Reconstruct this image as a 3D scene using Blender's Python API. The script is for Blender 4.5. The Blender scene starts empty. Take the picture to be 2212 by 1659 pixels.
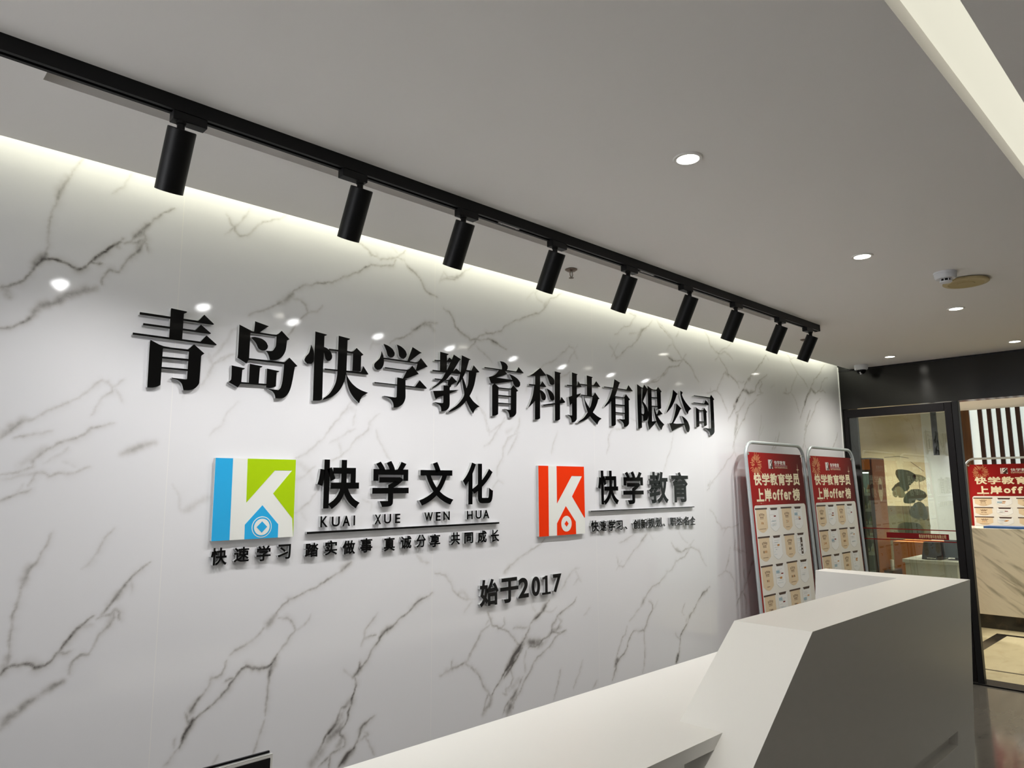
import bpy, bmesh, math, random
import numpy as np
from mathutils import Vector, Matrix

random.seed(7)
sc = bpy.context.scene
COL = sc.collection
PI = math.pi

# ------------------------------------------------------------------ camera, world, exposure
cam = bpy.data.cameras.new('camera')
camo = bpy.data.objects.new('camera', cam)
COL.objects.link(camo)
cam.sensor_fit = 'HORIZONTAL'
cam.sensor_width = 36.0
cam.lens = 1537.744 / 2212 * 36.0
cam.clip_start = 0.02
cam.clip_end = 100
yaw, pitch, roll = math.radians(43.8797), math.radians(8.27161), math.radians(-0.35533)
fw = Vector((math.sin(yaw) * math.cos(pitch), math.cos(yaw) * math.cos(pitch), math.sin(pitch)))
rt = Vector((math.cos(yaw), -math.sin(yaw), 0))
up = rt.cross(fw)
c_, s_ = math.cos(roll), math.sin(roll)
r2, u2 = c_ * rt + s_ * up, -s_ * rt + c_ * up
camo.matrix_world = Matrix(((r2.x, u2.x, -fw.x, 0.0), (r2.y, u2.y, -fw.y, -2.6), (r2.z, u2.z, -fw.z, 1.55), (0, 0, 0, 1)))
sc.camera = camo

w = bpy.data.worlds.new('world')
sc.world = w
w.use_nodes = True
w.node_tree.nodes['Background'].inputs[0].default_value = (0.8, 0.85, 0.9, 1)
w.node_tree.nodes['Background'].inputs[1].default_value = 0.02

sc.view_settings.view_transform = 'Standard'
sc.view_settings.look = 'None'
sc.view_settings.gamma = 1
sc.view_settings.use_curve_mapping = False
sc.view_settings.exposure = 0.0
sc.cycles.max_bounces = 9
sc.cycles.diffuse_bounces = 5
sc.cycles.glossy_bounces = 4
sc.cycles.transmission_bounces = 6
sc.cycles.caustics_refractive = False

def lamp(kind, loc, power, color=(1, 1, 1), direction=(0, 0, -1), **kw):
    L = bpy.data.lights.new('lamp', kind)
    L.energy = power
    L.color = color
    for k, v in kw.items():
        setattr(L, k, v)
    o = bpy.data.objects.new('lamp', L)
    COL.objects.link(o)
    o.location = loc
    o.rotation_euler = Vector(direction).to_track_quat('-Z', 'Y').to_euler()
    return o

# light strip hidden above the ceiling edge, washing the top of the marble
lamp('AREA', (3.35, -0.075, 2.80), 13.0, (0.98, 1.0, 0.80), (0, 0.25, -1), shape='RECTANGLE', size=6.6, size_y=0.05)
# daylight-white ceiling lamps of the lobby behind the glass door
lamp('AREA', (8.6, -1.2, 2.47), 30.0, (1.0, 0.93, 0.78), (0, 0, -1), shape='RECTANGLE', size=2.2, size_y=1.6, spread=math.radians(115))
lamp('AREA', (9.6, 0.9, 2.47), 70.0, (1.0, 0.96, 0.88), (0, 0, -1), shape='RECTANGLE', size=0.6, size_y=0.6, spread=math.radians(130))

FILL_GLOW = 7.0      # unseen glowing panel added on the left wall to brighten ceiling and desk

# unseen lamps added behind the camera to brighten floor and desk front
for px in (0.6, 3.0, 5.4):
    lamp('SPOT', (px, -4.2, 2.58), 40.0, (1.0, 0.94, 0.80), spot_size=math.radians(120), spot_blend=0.8, shadow_soft_size=0.04)

# ------------------------------------------------------------------ materials
MATS = {}
def mat(name, col, rough=0.5, metal=0.0, emit=None, es=0.0, trans=0.0, ior=1.5, coat=0.0, spec=0.5, bump=None, vary=0.0, vscale=6.0):
    """Principled material; vary adds a faint procedural mottling to the colour."""
    m = bpy.data.materials.new(name)
    m.use_nodes = True
    nt = m.node_tree
    b = nt.nodes['Principled BSDF']
    b.inputs['Base Color'].default_value = (*col, 1)
    b.inputs['Roughness'].default_value = rough
    b.inputs['Metallic'].default_value = metal
    b.inputs['IOR'].default_value = ior
    b.inputs['Transmission Weight'].default_value = trans
    b.inputs['Coat Weight'].default_value = coat
    b.inputs['Specular IOR Level'].default_value = spec
    if emit:
        b.inputs['Emission Color'].default_value = (*emit, 1)
        b.inputs['Emission Strength'].default_value = es
    tc = nt.nodes.new('ShaderNodeTexCoord')
    if vary:
        n = nt.nodes.new('ShaderNodeTexNoise')
        n.inputs['Scale'].default_value = vscale
        n.inputs['Detail'].default_value = 6
        mx = nt.nodes.new('ShaderNodeMix'); mx.data_type = 'RGBA'
        nt.links.new(tc.outputs['Object'], n.inputs['Vector'])
        nt.links.new(n.outputs['Fac'], mx.inputs['Factor'])
        mx.inputs['A'].default_value = (*[c * (1 - vary) for c in col], 1)
        mx.inputs['B'].default_value = (*[min(1, c * (1 + vary)) for c in col], 1)
        nt.links.new(mx.outputs['Result'], b.inputs['Base Color'])
    if bump:
        n2 = nt.nodes.new('ShaderNodeTexNoise'); n2.inputs['Scale'].default_value = bump[0]
        bp = nt.nodes.new('ShaderNodeBump'); bp.inputs['Strength'].default_value = bump[1]; bp.inputs['Distance'].default_value = 0.002
        nt.links.new(tc.outputs['Object'], n2.inputs['Vector'])
        nt.links.new(n2.outputs['Fac'], bp.inputs['Height'])
        nt.links.new(bp.outputs['Normal'], b.inputs['Normal'])
    MATS[name] = m
    return m

def ramp(nt, src, stops):
    r = nt.nodes.new('ShaderNodeValToRGB')
    els = r.color_ramp.elements
    while len(els) < len(stops):
        els.new(0.5)
    for e, (p, c) in zip(els, stops):
        e.position = p
        e.color = (*c, 1) if len(c) == 3 else c
    nt.links.new(src, r.inputs[0])
    return r.outputs[0]

def math_node(nt, op, a, b=None, clamp=False):
    n = nt.nodes.new('ShaderNodeMath'); n.operation = op; n.use_clamp = clamp
    for i, v in enumerate((a, b)):
        if v is None: continue
        if isinstance(v, (int, float)): n.inputs[i].default_value = v
        else: nt.links.new(v, n.inputs[i])
    return n.outputs[0]

def marble_wall():
    m = mat('polished_marble', (0.785, 0.785, 0.81), 0.075, spec=0.55)
    nt = m.node_tree
    b = nt.nodes['Principled BSDF']
    tc = nt.nodes.new('ShaderNodeTexCoord')
    P = tc.outputs['Object']
    def noise(scale, detail=6, rough=0.6):
        n = nt.nodes.new('ShaderNodeTexNoise')
        n.inputs['Scale'].default_value = scale; n.inputs['Detail'].default_value = detail; n.inputs['Roughness'].default_value = rough
        nt.links.new(P, n.inputs['Vector'])
        return n.outputs['Fac']
    def attr(nm):
        a = nt.nodes.new('ShaderNodeAttribute'); a.attribute_name = nm; return a.outputs['Fac']
    n1, n2, n3 = noise(13, 6, 0.72), noise(11, 5, 0.55), noise(2.2, 3)
    k1 = math_node(nt, 'ADD', math_node(nt, 'MULTIPLY', math_node(nt, 'SUBTRACT', n1, 0.36), 3.4, True), 0.22)
    core = math_node(nt, 'MULTIPLY', attr('core'), k1)
    k2 = math_node(nt, 'MULTIPLY', math_node(nt, 'SUBTRACT', n2, 0.28), 2.6, True)
    haze = math_node(nt, 'MULTIPLY', attr('haze'), math_node(nt, 'MULTIPLY', k2, 1.45))
    v = math_node(nt, 'ADD', core, haze, True)
    cloud = math_node(nt, 'MULTIPLY', n3, 0.03)
    v = math_node(nt, 'ADD', v, cloud, True)
    colr = ramp(nt, v, [(0, (0.785, 0.785, 0.81)), (0.25, (0.635, 0.625, 0.625)), (0.6, (0.37, 0.355, 0.345)), (1.0, (0.13, 0.12, 0.115))])
    # thin joints between the slabs
    sx = nt.nodes.new('ShaderNodeSeparateXYZ'); nt.links.new(P, sx.inputs[0])
    fr = math_node(nt, 'FRACT', math_node(nt, 'DIVIDE', math_node(nt, 'ADD', sx.outputs[0], 10 * 1.147 - 0.853 + 0.0012), 1.147))
    j = math_node(nt, 'LESS_THAN', fr, 0.0021)
    mx = nt.nodes.new('ShaderNodeMix'); mx.data_type = 'RGBA'
    nt.links.new(math_node(nt, 'MULTIPLY', j, 0.4), mx.inputs['Factor'])
    nt.links.new(colr, mx.inputs['A']); mx.inputs['B'].default_value = (0.93, 0.91, 0.86, 1)
    nt.links.new(mx.outputs['Result'], b.inputs['Base Color'])
    return m

def stone(name, base, vein, scale, rough, amount=0.5, stretch=(1, 1, 1), tilt=0.0):
    m = mat(name, base, rough)
    nt = m.node_tree
    b = nt.nodes['Principled BSDF']
    tc = nt.nodes.new('ShaderNodeTexCoord')
    mr = nt.nodes.new('ShaderNodeMapping'); mr.inputs['Rotation'].default_value = (tilt, 0, 0)
    mp = nt.nodes.new('ShaderNodeMapping'); mp.inputs['Scale'].default_value = stretch
    nt.links.new(tc.outputs['Object'], mr.inputs[0]); nt.links.new(mr.outputs[0], mp.inputs[0])
    n = nt.nodes.new('ShaderNodeTexNoise'); n.inputs['Scale'].default_value = scale; n.inputs['Detail'].default_value = 8; n.inputs['Distortion'].default_value = 0.6
    nt.links.new(mp.outputs[0], n.inputs['Vector'])
    c = ramp(nt, n.outputs['Fac'], [(0.30, tuple(a * (1 - amount) + v * amount for a, v in zip(base, vein))), (0.46, base), (0.6, tuple(min(1, x * 1.05) for x in base)), (0.75, tuple(a * (1 - amount * .4) + v * amount * .4 for a, v in zip(base, vein)))])
    nt.links.new(c, b.inputs['Base Color'])
    return m

def wood(name, base, dark, scale):
    m = mat(name, base, 0.4)
    nt = m.node_tree
    b = nt.nodes['Principled BSDF']
    tc = nt.nodes.new('ShaderNodeTexCoord')
    mp = nt.nodes.new('ShaderNodeMapping'); mp.inputs['Scale'].default_value = (scale, scale, scale * 0.05)
    nt.links.new(tc.outputs['Object'], mp.inputs[0])
    n = nt.nodes.new('ShaderNodeTexNoise'); n.inputs['Scale'].default_value = 1.0; n.inputs['Detail'].default_value = 6
    nt.links.new(mp.outputs[0], n.inputs['Vector'])
    nt.links.new(ramp(nt, n.outputs['Fac'], [(0.35, dark), (0.65, base)]), b.inputs['Base Color'])
    return m

def clear_pane(name, tint, refl):
    """Tinted, partly mirroring pane: part goes straight through, part reflects by angle."""
    m = bpy.data.materials.new(name); m.use_nodes = True
    nt = m.node_tree
    nt.nodes.remove(nt.nodes['Principled BSDF'])
    out = nt.nodes['Material Output']
    t = nt.nodes.new('ShaderNodeBsdfTransparent'); t.inputs[0].default_value = (*tint, 1)
    g = nt.nodes.new('ShaderNodeBsdfGlossy'); g.inputs['Roughness'].default_value = 0.0; g.inputs[0].default_value = (0.95, 0.97, 1, 1)
    lw = nt.nodes.new('ShaderNodeLayerWeight'); lw.inputs[0].default_value = 0.25
    f = math_node(nt, 'ADD', math_node(nt, 'MULTIPLY', lw.outputs['Fresnel'], 0.8), refl, True)
    mx = nt.nodes.new('ShaderNodeMixShader')
    nt.links.new(f, mx.inputs[0]); nt.links.new(t.outputs[0], mx.inputs[1]); nt.links.new(g.outputs[0], mx.inputs[2])
    nt.links.new(mx.outputs[0], out.inputs[0])
    MATS[name] = m
    return m

M = MATS
marble_wall()
mat('ceiling_paint', (0.88, 0.855, 0.83), 0.9, spec=0.15, bump=(60, 0.05))
mat('white_paint', (0.80, 0.80, 0.79), 0.7)
mat('grey_paint', (0.60, 0.59, 0.57), 0.8, vary=0.05)
mat('black_metal', (0.005, 0.005, 0.0055), 0.45, spec=0.25, bump=(400, 0.05))
mat('black_plastic', (0.008, 0.008, 0.009), 0.4, spec=0.25)
mat('black_panel', (0.010, 0.010, 0.009), 0.17, spec=0.45, vary=0.15)
MATS['black_panel'].node_tree.nodes['Principled BSDF'].inputs['Anisotropic'].default_value = 0.8
MATS['black_panel'].node_tree.nodes['Principled BSDF'].inputs['Anisotropic Rotation'].default_value = 0.25
mat('door_frame', (0.008, 0.007, 0.008), 0.4, spec=0.18)
mat('track_copper', (0.45, 0.42, 0.40), 0.35, metal=0.8)
mat('sign_black', (0.004, 0.004, 0.004), 0.06, spec=0.22)
mat('clear_acrylic', (0.90, 0.91, 0.92), 0.06, trans=0.45, ior=1.49)
mat('logo_white', (0.83, 0.84, 0.80), 0.12, coat=0.3)
mat('logo_blue', (0.03, 0.42, 0.80), 0.10, coat=0.3)
mat('logo_green', (0.42, 0.64, 0.005), 0.10, coat=0.3)
mat('logo_red', (0.88, 0.045, 0.008), 0.10, coat=0.3)
mat('milky_acrylic', (0.80, 0.83, 0.84), 0.15, trans=0.35, ior=1.49)
mat('solid_surface', (0.80, 0.79, 0.755), 0.36, spec=0.5, coat=0.0, bump=(3.0, 0.03))
mat('silver', (0.62, 0.62, 0.62), 0.3, metal=0.7)
mat('screen_black', (0.003, 0.003, 0.004), 0.10, spec=0.12)
mat('tube_steel', (0.50, 0.54, 0.56), 0.35, metal=0.35)
mat('brass_spring', (0.75, 0.72, 0.66), 0.3, metal=0.9)
mat('white_plastic', (0.72, 0.73, 0.76), 0.4)
mat('tan_plastic', (0.46, 0.36, 0.17), 0.6, bump=(220, 0.5))
mat('tan_rim', (0.52, 0.42, 0.22), 0.5)
mat('bronze', (0.20, 0.15, 0.12), 0.3, metal=0.8)
mat('lamp_lens', (1, 1, 1), 0.3, emit=(1.0, 0.96, 0.86), es=17.0)
mat('spot_lens', (1, 1, 1), 0.3, emit=(1.0, 1.0, 1.0), es=26.0)
mat('lamp_rim', (0.80, 0.78, 0.74), 0.4)
mat('fill_glow', (0.8, 0.8, 0.8), 0.5, emit=(0.95, 0.97, 1.0), es=FILL_GLOW)
mat('light_panel', (0.3, 0.3, 0.28), 0.5, emit=(1.0, 0.97, 0.80), es=0.72)
mat('banner_red', (0.36, 0.012, 0.012), 0.5, spec=0.25)
mat('banner_cream', (0.82, 0.795, 0.74), 0.4)
mat('banner_white', (0.86, 0.86, 0.85), 0.4)
mat('banner_gold', (0.90, 0.80, 0.56), 0.4)
mat('banner_dark', (0.05, 0.018, 0.012), 0.4)
mat('banner_brown', (0.16, 0.07, 0.03), 0.4)
mat('banner_orange', (0.62, 0.26, 0.05), 0.4)
mat('banner_blue', (0.35, 0.50, 0.58), 0.4)
mat('banner_line', (0.42, 0.42, 0.42), 0.4)
mat('spark', (0.75, 0.36, 0.16), 0.4)
# red ground that darkens to maroon on the printed right half, and a tan card that is paler at its top: printed colour
def printed(name, ca, cb, axis, lo, hi):
    m = mat(name, ca, 0.5, spec=0.2)
    nt = m.node_tree
    tc = nt.nodes.new('ShaderNodeTexCoord'); sx = nt.nodes.new('ShaderNodeSeparateXYZ')
    nt.links.new(tc.outputs['Object'], sx.inputs[0])
    mr = nt.nodes.new('ShaderNodeMapRange')
    mr.inputs['From Min'].default_value = lo; mr.inputs['From Max'].default_value = hi
    nt.links.new(sx.outputs[axis], mr.inputs['Value'])
    nt.links.new(ramp(nt, mr.outputs[0], [(0, ca), (1, cb)]), nt.nodes['Principled BSDF'].inputs['Base Color'])
printed('banner_ground', (0.33, 0.008, 0.008), (0.10, 0.006, 0.006), 0, 0.25, 0.85)
mat('tan_card', (0.76, 0.60, 0.40), 0.4, vary=0.08, vscale=9)
stone('lobby_tile', (0.62, 0.55, 0.36), (0.40, 0.33, 0.18), 3.0, 0.12, 0.35, (1, 2, 1))
stone('counter_marble', (0.70, 0.65, 0.55), (0.20, 0.18, 0.13), 2.4, 0.2, 0.8, (1, 0.8, 5.5), -0.65)
stone('hall_tile', (0.135, 0.125, 0.11), (0.08, 0.075, 0.065), 4.0, 0.09, 0.5, (1, 3, 1))
stone('black_stone', (0.02, 0.017, 0.014), (0.08, 0.06, 0.04), 8.0, 0.15, 0.5)
wood('dark_wood', (0.07, 0.025, 0.018), (0.035, 0.012, 0.01), 40)
wood('brown_wood', (0.16, 0.07, 0.025), (0.07, 0.03, 0.012), 30)
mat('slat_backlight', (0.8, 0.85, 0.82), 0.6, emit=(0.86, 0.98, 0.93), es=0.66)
stone('mural_stone', (0.40, 0.34, 0.22), (0.25, 0.19, 0.10), 1.6, 0.35, 0.4, (1, 1, 3))
mat('fridge_fill', (0.8, 0.8, 0.8), 0.5, emit=(0.85, 1.0, 0.95), es=5.0)
stone('mural_dark', (0.085, 0.07, 0.042), (0.03, 0.025, 0.012), 2.2, 0.35, 0.6, (1, 1, 3))
mat('pale_fill', (0.46, 0.48, 0.49), 0.5)
mat('mural_ink', (0.02, 0.025, 0.012), 0.4)
mat('mural_shade', (0.09, 0.085, 0.045), 0.4)
mat('mural_line', (0.10, 0.08, 0.05), 0.4)
mat('fridge_body', (0.03, 0.022, 0.022), 0.3)
mat('fridge_orange', (0.50, 0.16, 0.02), 0.4)
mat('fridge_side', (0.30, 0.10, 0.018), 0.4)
mat('fridge_back', (0.10, 0.13, 0.12), 0.4)
mat('shelf_white', (0.62, 0.65, 0.65), 0.4)
mat('label_cream', (0.62, 0.56, 0.40), 0.5)
mat('bottle_amber', (0.30, 0.12, 0.04), 0.2)
mat('bottle_green', (0.20, 0.30, 0.10), 0.2)
mat('bottle_white', (0.62, 0.62, 0.55), 0.3)
mat('desk_grey', (0.50, 0.50, 0.45), 0.4, vary=0.05)
mat('decal_red', (0.20, 0.006, 0.008), 0.5, spec=0.2)
mat('decal_gold', (0.80, 0.62, 0.35), 0.4)
mat('folder_blue', (0.03, 0.10, 0.30), 0.4)
mat('screen_grey', (0.10, 0.13, 0.16), 0.15)
mat('paper_white', (0.75, 0.75, 0.70), 0.5)
clear_pane('door_glass', (0.86, 0.90, 0.85), 0.055)

# ------------------------------------------------------------------ mesh helpers
class MB:
    """Collects polygons, then links them as one mesh object."""
    def __init__(s): s.v = []; s.f = []; s.m = []; s.names = []
    def mi(s, m):
        if m not in s.names: s.names.append(m)
        return s.names.index(m)
    def add(s, vs, fs, m):
        k = len(s.v); i = s.mi(m)
        s.v += [tuple(p) for p in vs]
        s.f += [tuple(k + q for q in f) for f in fs]
        s.m += [i] * len(fs)
    def box(s, x0, x1, y0, y1, z0, z1, m):
        vs = [(x, y, z) for z in (z0, z1) for y in (y0, y1) for x in (x0, x1)]
        s.add(vs, [(0, 2, 3, 1), (4, 5, 7, 6), (0, 1, 5, 4), (2, 6, 7, 3), (0, 4, 6, 2), (1, 3, 7, 5)], m)
    def hexa(s, p, m):           # eight corners: bottom loop then top loop
        s.add(p, [(3, 2, 1, 0), (4, 5, 6, 7), (0, 1, 5, 4), (1, 2, 6, 5), (2, 3, 7, 6), (3, 0, 4, 7)], m)
    def prism_y(s, pts, y0, y1, m):   # polygon in x,z extruded along y
        n = len(pts)
        vs = [(x, y0, z) for x, z in pts] + [(x, y1, z) for x, z in pts]
        fs = [tuple(range(n)), tuple(range(2 * n - 1, n - 1, -1))] + [(i, i + n, (i + 1) % n + n, (i + 1) % n) for i in range(n)]
        s.add(vs, fs, m)
    def quad(s, p, m): s.add(p, [tuple(range(len(p)))], m)
    def lathe(s, prof, m, mtx=None, seg=32, caps=True):   # profile [(r, z)] about z
        mtx = mtx or Matrix()
        vs = []; fs = []
        for r, z in prof:
            for i in range(seg):
                a = 2 * PI * i / seg
                vs.append(mtx @ Vector((r * math.cos(a), r * math.sin(a), z)))
        for j in range(len(prof) - 1):
            for i in range(seg):
                a, b = j * seg + i, j * seg + (i + 1) % seg
                fs.append((a, b, b + seg, a + seg))
        if caps:
            fs.append(tuple(range(seg - 1, -1, -1)))
            fs.append(tuple(range((len(prof) - 1) * seg, len(prof) * seg)))
        s.add(vs, fs, m)
    def tube(s, path, r, m, seg=12, closed=False):
        path = [Vector(p) for p in path]
        n = len(path); vs = []; fs = []
        ref = Vector((0.31, 0.77, 0.55))
        for i, p in enumerate(path):
            a = path[i - 1] if (i or closed) else p
            b = path[(i + 1) % n] if (i < n - 1 or closed) else p
            t = (b - a).normalized()
            u = t.cross(ref).normalized(); q = t.cross(u)
            for k in range(seg):
                an = 2 * PI * k / seg
                vs.append(p + r * (math.cos(an) * u + math.sin(an) * q))
        for i in range(n if closed else n - 1):
            for k in range(seg):
                a, b = i * seg + k, i * seg + (k + 1) % seg
                c, d = ((i + 1) % n) * seg + (k + 1) % seg, ((i + 1) % n) * seg + k
                fs.append((a, b, c, d))
        if not closed:
            fs.append(tuple(range(seg - 1, -1, -1))); fs.append(tuple(range((n - 1) * seg, n * seg)))
        s.add(vs, fs, m)
    def build(s, name, parent=None, loc=None, smooth=False, bevel=0.0):
        me = bpy.data.meshes.new(name)
        me.from_pydata(s.v, [], s.f)
        for n in s.names: me.materials.append(M[n])
        me.polygons.foreach_set('material_index', s.m)
        bm = bmesh.new(); bm.from_mesh(me)
        bmesh.ops.recalc_face_normals(bm, faces=bm.faces[:])
        bm.to_mesh(me); bm.free()
        o = bpy.data.objects.new(name, me)
        COL.objects.link(o)
        if parent: o.parent = parent
        if loc: o.location = loc
        if smooth:
            me.polygons.foreach_set('use_smooth', [True] * len(me.polygons))
            bm = bmesh.new(); bm.from_mesh(me)
            for e in bm.edges:
                if len(e.link_faces) == 2 and e.calc_face_angle(0) > math.radians(40): e.smooth = False
            bm.to_mesh(me); bm.free()
        if bevel:
            b = o.modifiers.new('bevel', 'BEVEL'); b.width = bevel; b.segments = 2; b.limit_method = 'ANGLE'
        return o

def thing(name, label, cat, loc=(0, 0, 0), group=None, rz=0.0):
    o = bpy.data.objects.new(name, None)
    COL.objects.link(o)
    o.location = loc; o.rotation_euler = (0, 0, rz); o.empty_display_size = 0.05
    o['label'] = label; o['category'] = cat
    if group: o['group'] = group
    return o

def tag(o, label, cat, group=None):
    o['label'] = label; o['category'] = cat
    if group: o['group'] = group
    return o

def struct(o):
    o['kind'] = 'structure'
    return o

def copy_tree(o, parent=None):
    c = o.copy(); COL.objects.link(c)
    if parent: c.parent = parent
    for ch in o.children: copy_tree(ch, c)
    return c

_deps = None
_glyphs = {}
def glyph(ch, bold=0.0):
    """Outline of one character, filled flat: (verts n x 2, faces)."""
    key = (ch, bold)
    if key not in _glyphs:
        c = bpy.data.curves.new('glyph', 'FONT'); c.body = ch; c.size = 1; c.resolution_u = 5
        o = bpy.data.objects.new('glyph', c); COL.objects.link(o)
        bpy.context.view_layer.update()
        ev = o.evaluated_get(bpy.context.evaluated_depsgraph_get()); me = ev.to_mesh()
        vs = np.array([v.co[:2] for v in me.vertices]); fs = [tuple(p.vertices) for p in me.polygons]
        ev.to_mesh_clear()
        bpy.data.objects.remove(o); bpy.data.curves.remove(c)
        if bold: vs, fs = embolden(vs, fs, bold)
        _glyphs[key] = (vs, fs)
    return _glyphs[key]

def embolden(vs, fs, d):
    """Push the outline of a filled glyph outwards by d."""
    bm = bmesh.new()
    bv = [bm.verts.new((x, y, 0)) for x, y in vs]
    for f in fs:
        try: bm.faces.new([bv[i] for i in f])
        except ValueError: pass
    bmesh.ops.remove_doubles(bm, verts=bm.verts[:], dist=1e-5)
    for f in bm.faces:
        f.normal_update()
        if f.normal.z < 0: f.normal_flip()
    mv = {}
    for e in bm.edges:
        if len(e.link_faces) != 1: continue
        l = e.link_loops[0]; a, b = l.vert, l.link_loop_next.vert
        t = (b.co - a.co)
        if t.length < 1e-7: continue
        t.normalize(); n = Vector((t.y, -t.x, 0))
        for v in (a, b): mv.setdefault(v, []).append(n)
    for v, ns in mv.items():
        s = sum(ns, Vector()) 
        if s.length < 1e-4: continue
        s.normalize()
        k = max(0.45, min(s.dot(n) for n in ns))
        v.co += s * d / k
    bm.verts.index_update()
    out = np.array([v.co[:2] for v in bm.verts]), [tuple(v.index for v in f.verts) for f in bm.faces]
    bm.free()
    return out

ONE = [(0.08, 0.0), (0.92, 0.0), (0.92, 0.115), (0.62, 0.115), (0.62, 1.0), (0.44, 1.0), (0.30, 0.955), (0.12, 0.925), (0.12, 0.825), (0.385, 0.825), (0.385, 0.115), (0.08, 0.115)]
def fit(ch, bold, x0, z0, x1, z1):
    if ch == '1': vs, fs = np.array(ONE), [(0, 1, 2, 11), (2, 3, 10, 11), (3, 4, 9, 10), (4, 5, 6, 9), (6, 7, 8, 9)]
    else: vs, fs = glyph(ch, bold)
    if ch == 'I': c = (x0 + x1) / 2; x0, x1 = c - 0.0034, c + 0.0034
    lo, hi = vs.min(0), vs.max(0)
    q = (vs - lo) / np.maximum(hi - lo, 1e-6) * np.array([x1 - x0, z1 - z0]) + np.array([x0, z0])
    return q, fs

def solid(q, fs, y0, y1):
    """Extrude a flat filled outline (x, z) between two y planes into a closed shell."""
    n = len(q)
    vs = [(x, y0, z) for x, z in q] + [(x, y1, z) for x, z in q]
    out = list(fs) + [tuple(n + i for i in reversed(f)) for f in fs]
    cnt = {}
    for f in fs:
        for i in range(len(f)):
            a, b = f[i], f[(i + 1) % len(f)]
            cnt[(a, b)] = 1
    for (a, b) in cnt:
        if (b, a) not in cnt: out.append((b, a, a + n, b + n))
    return vs, out

def fill_loops(loops):
    """Even-odd fill of closed loops given as flat lists of 0.1 mm integers."""
    c = bpy.data.curves.new('outline', 'CURVE'); c.dimensions = '2D'; c.fill_mode = 'BOTH'
    for l in loops:
        n = len(l) // 2
        sp = c.splines.new('POLY'); sp.points.add(n - 1); sp.use_cyclic_u = True
        for i in range(n): sp.points[i].co = (l[2 * i] * 1e-4, l[2 * i + 1] * 1e-4, 0, 1)
    o = bpy.data.objects.new('outline', c); COL.objects.link(o)
    bpy.context.view_layer.update()
    ev = o.evaluated_get(bpy.context.evaluated_depsgraph_get()); me = ev.to_mesh()
    # keep one flat side
    bm = bmesh.new(); bm.from_mesh(me)
    bmesh.ops.remove_doubles(bm, verts=bm.verts[:], dist=1e-6)
    seen = set(); kill = []
    for f in bm.faces:
        k = tuple(sorted(v.index for v in f.verts))
        if k in seen: kill.append(f)
        seen.add(k)
        if f.normal.z < 0: f.normal_flip()
    if kill: bmesh.ops.delete(bm, geom=kill, context='FACES')
    bm.verts.index_update()
    vs = np.array([v.co[:2] for v in bm.verts]); fs = [tuple(v.index for v in f.verts) for f in bm.faces]
    bm.free(); ev.to_mesh_clear()
    bpy.data.objects.remove(o); bpy.data.curves.remove(c)
    return vs, fs

def smooth_loop(l):
    """Round the gently turning runs of a traced outline, keep its sharp corners."""
    p = [Vector((l[i], l[i + 1])) for i in range(0, len(l), 2)]
    n = len(p); out = []
    def turn(i):
        a, b = (p[i] - p[i - 1]), (p[(i + 1) % n] - p[i])
        return abs(a.angle(b, 0)) if a.length > 0 and b.length > 0 else 9
    soft = [turn(i) < 0.75 for i in range(n)]
    for i in range(n):
        a, b = p[i], p[(i + 1) % n]
        out += [a.x, a.y]
        if soft[i] or soft[(i + 1) % n]:
            ta = (b - p[i - 1]) * 0.5 if soft[i] else (b - a)
            tb = (p[(i + 2) % n] - a) * 0.5 if soft[(i + 1) % n] else (b - a)
            L = (b - a).length
            if L < 25 or (a - p[i - 1]).length > 4 * L and soft[i] and False: continue
            if ta.length > L: ta = ta.normalized() * L
            if tb.length > L: tb = tb.normalized() * L
            for t in (0.33, 0.67):
                h = (2 * t**3 - 3 * t**2 + 1) * a + (t**3 - 2 * t**2 + t) * ta + (-2 * t**3 + 3 * t**2) * b + (t**3 - t**2) * tb
                out += [h.x, h.y]
    return out

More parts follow.
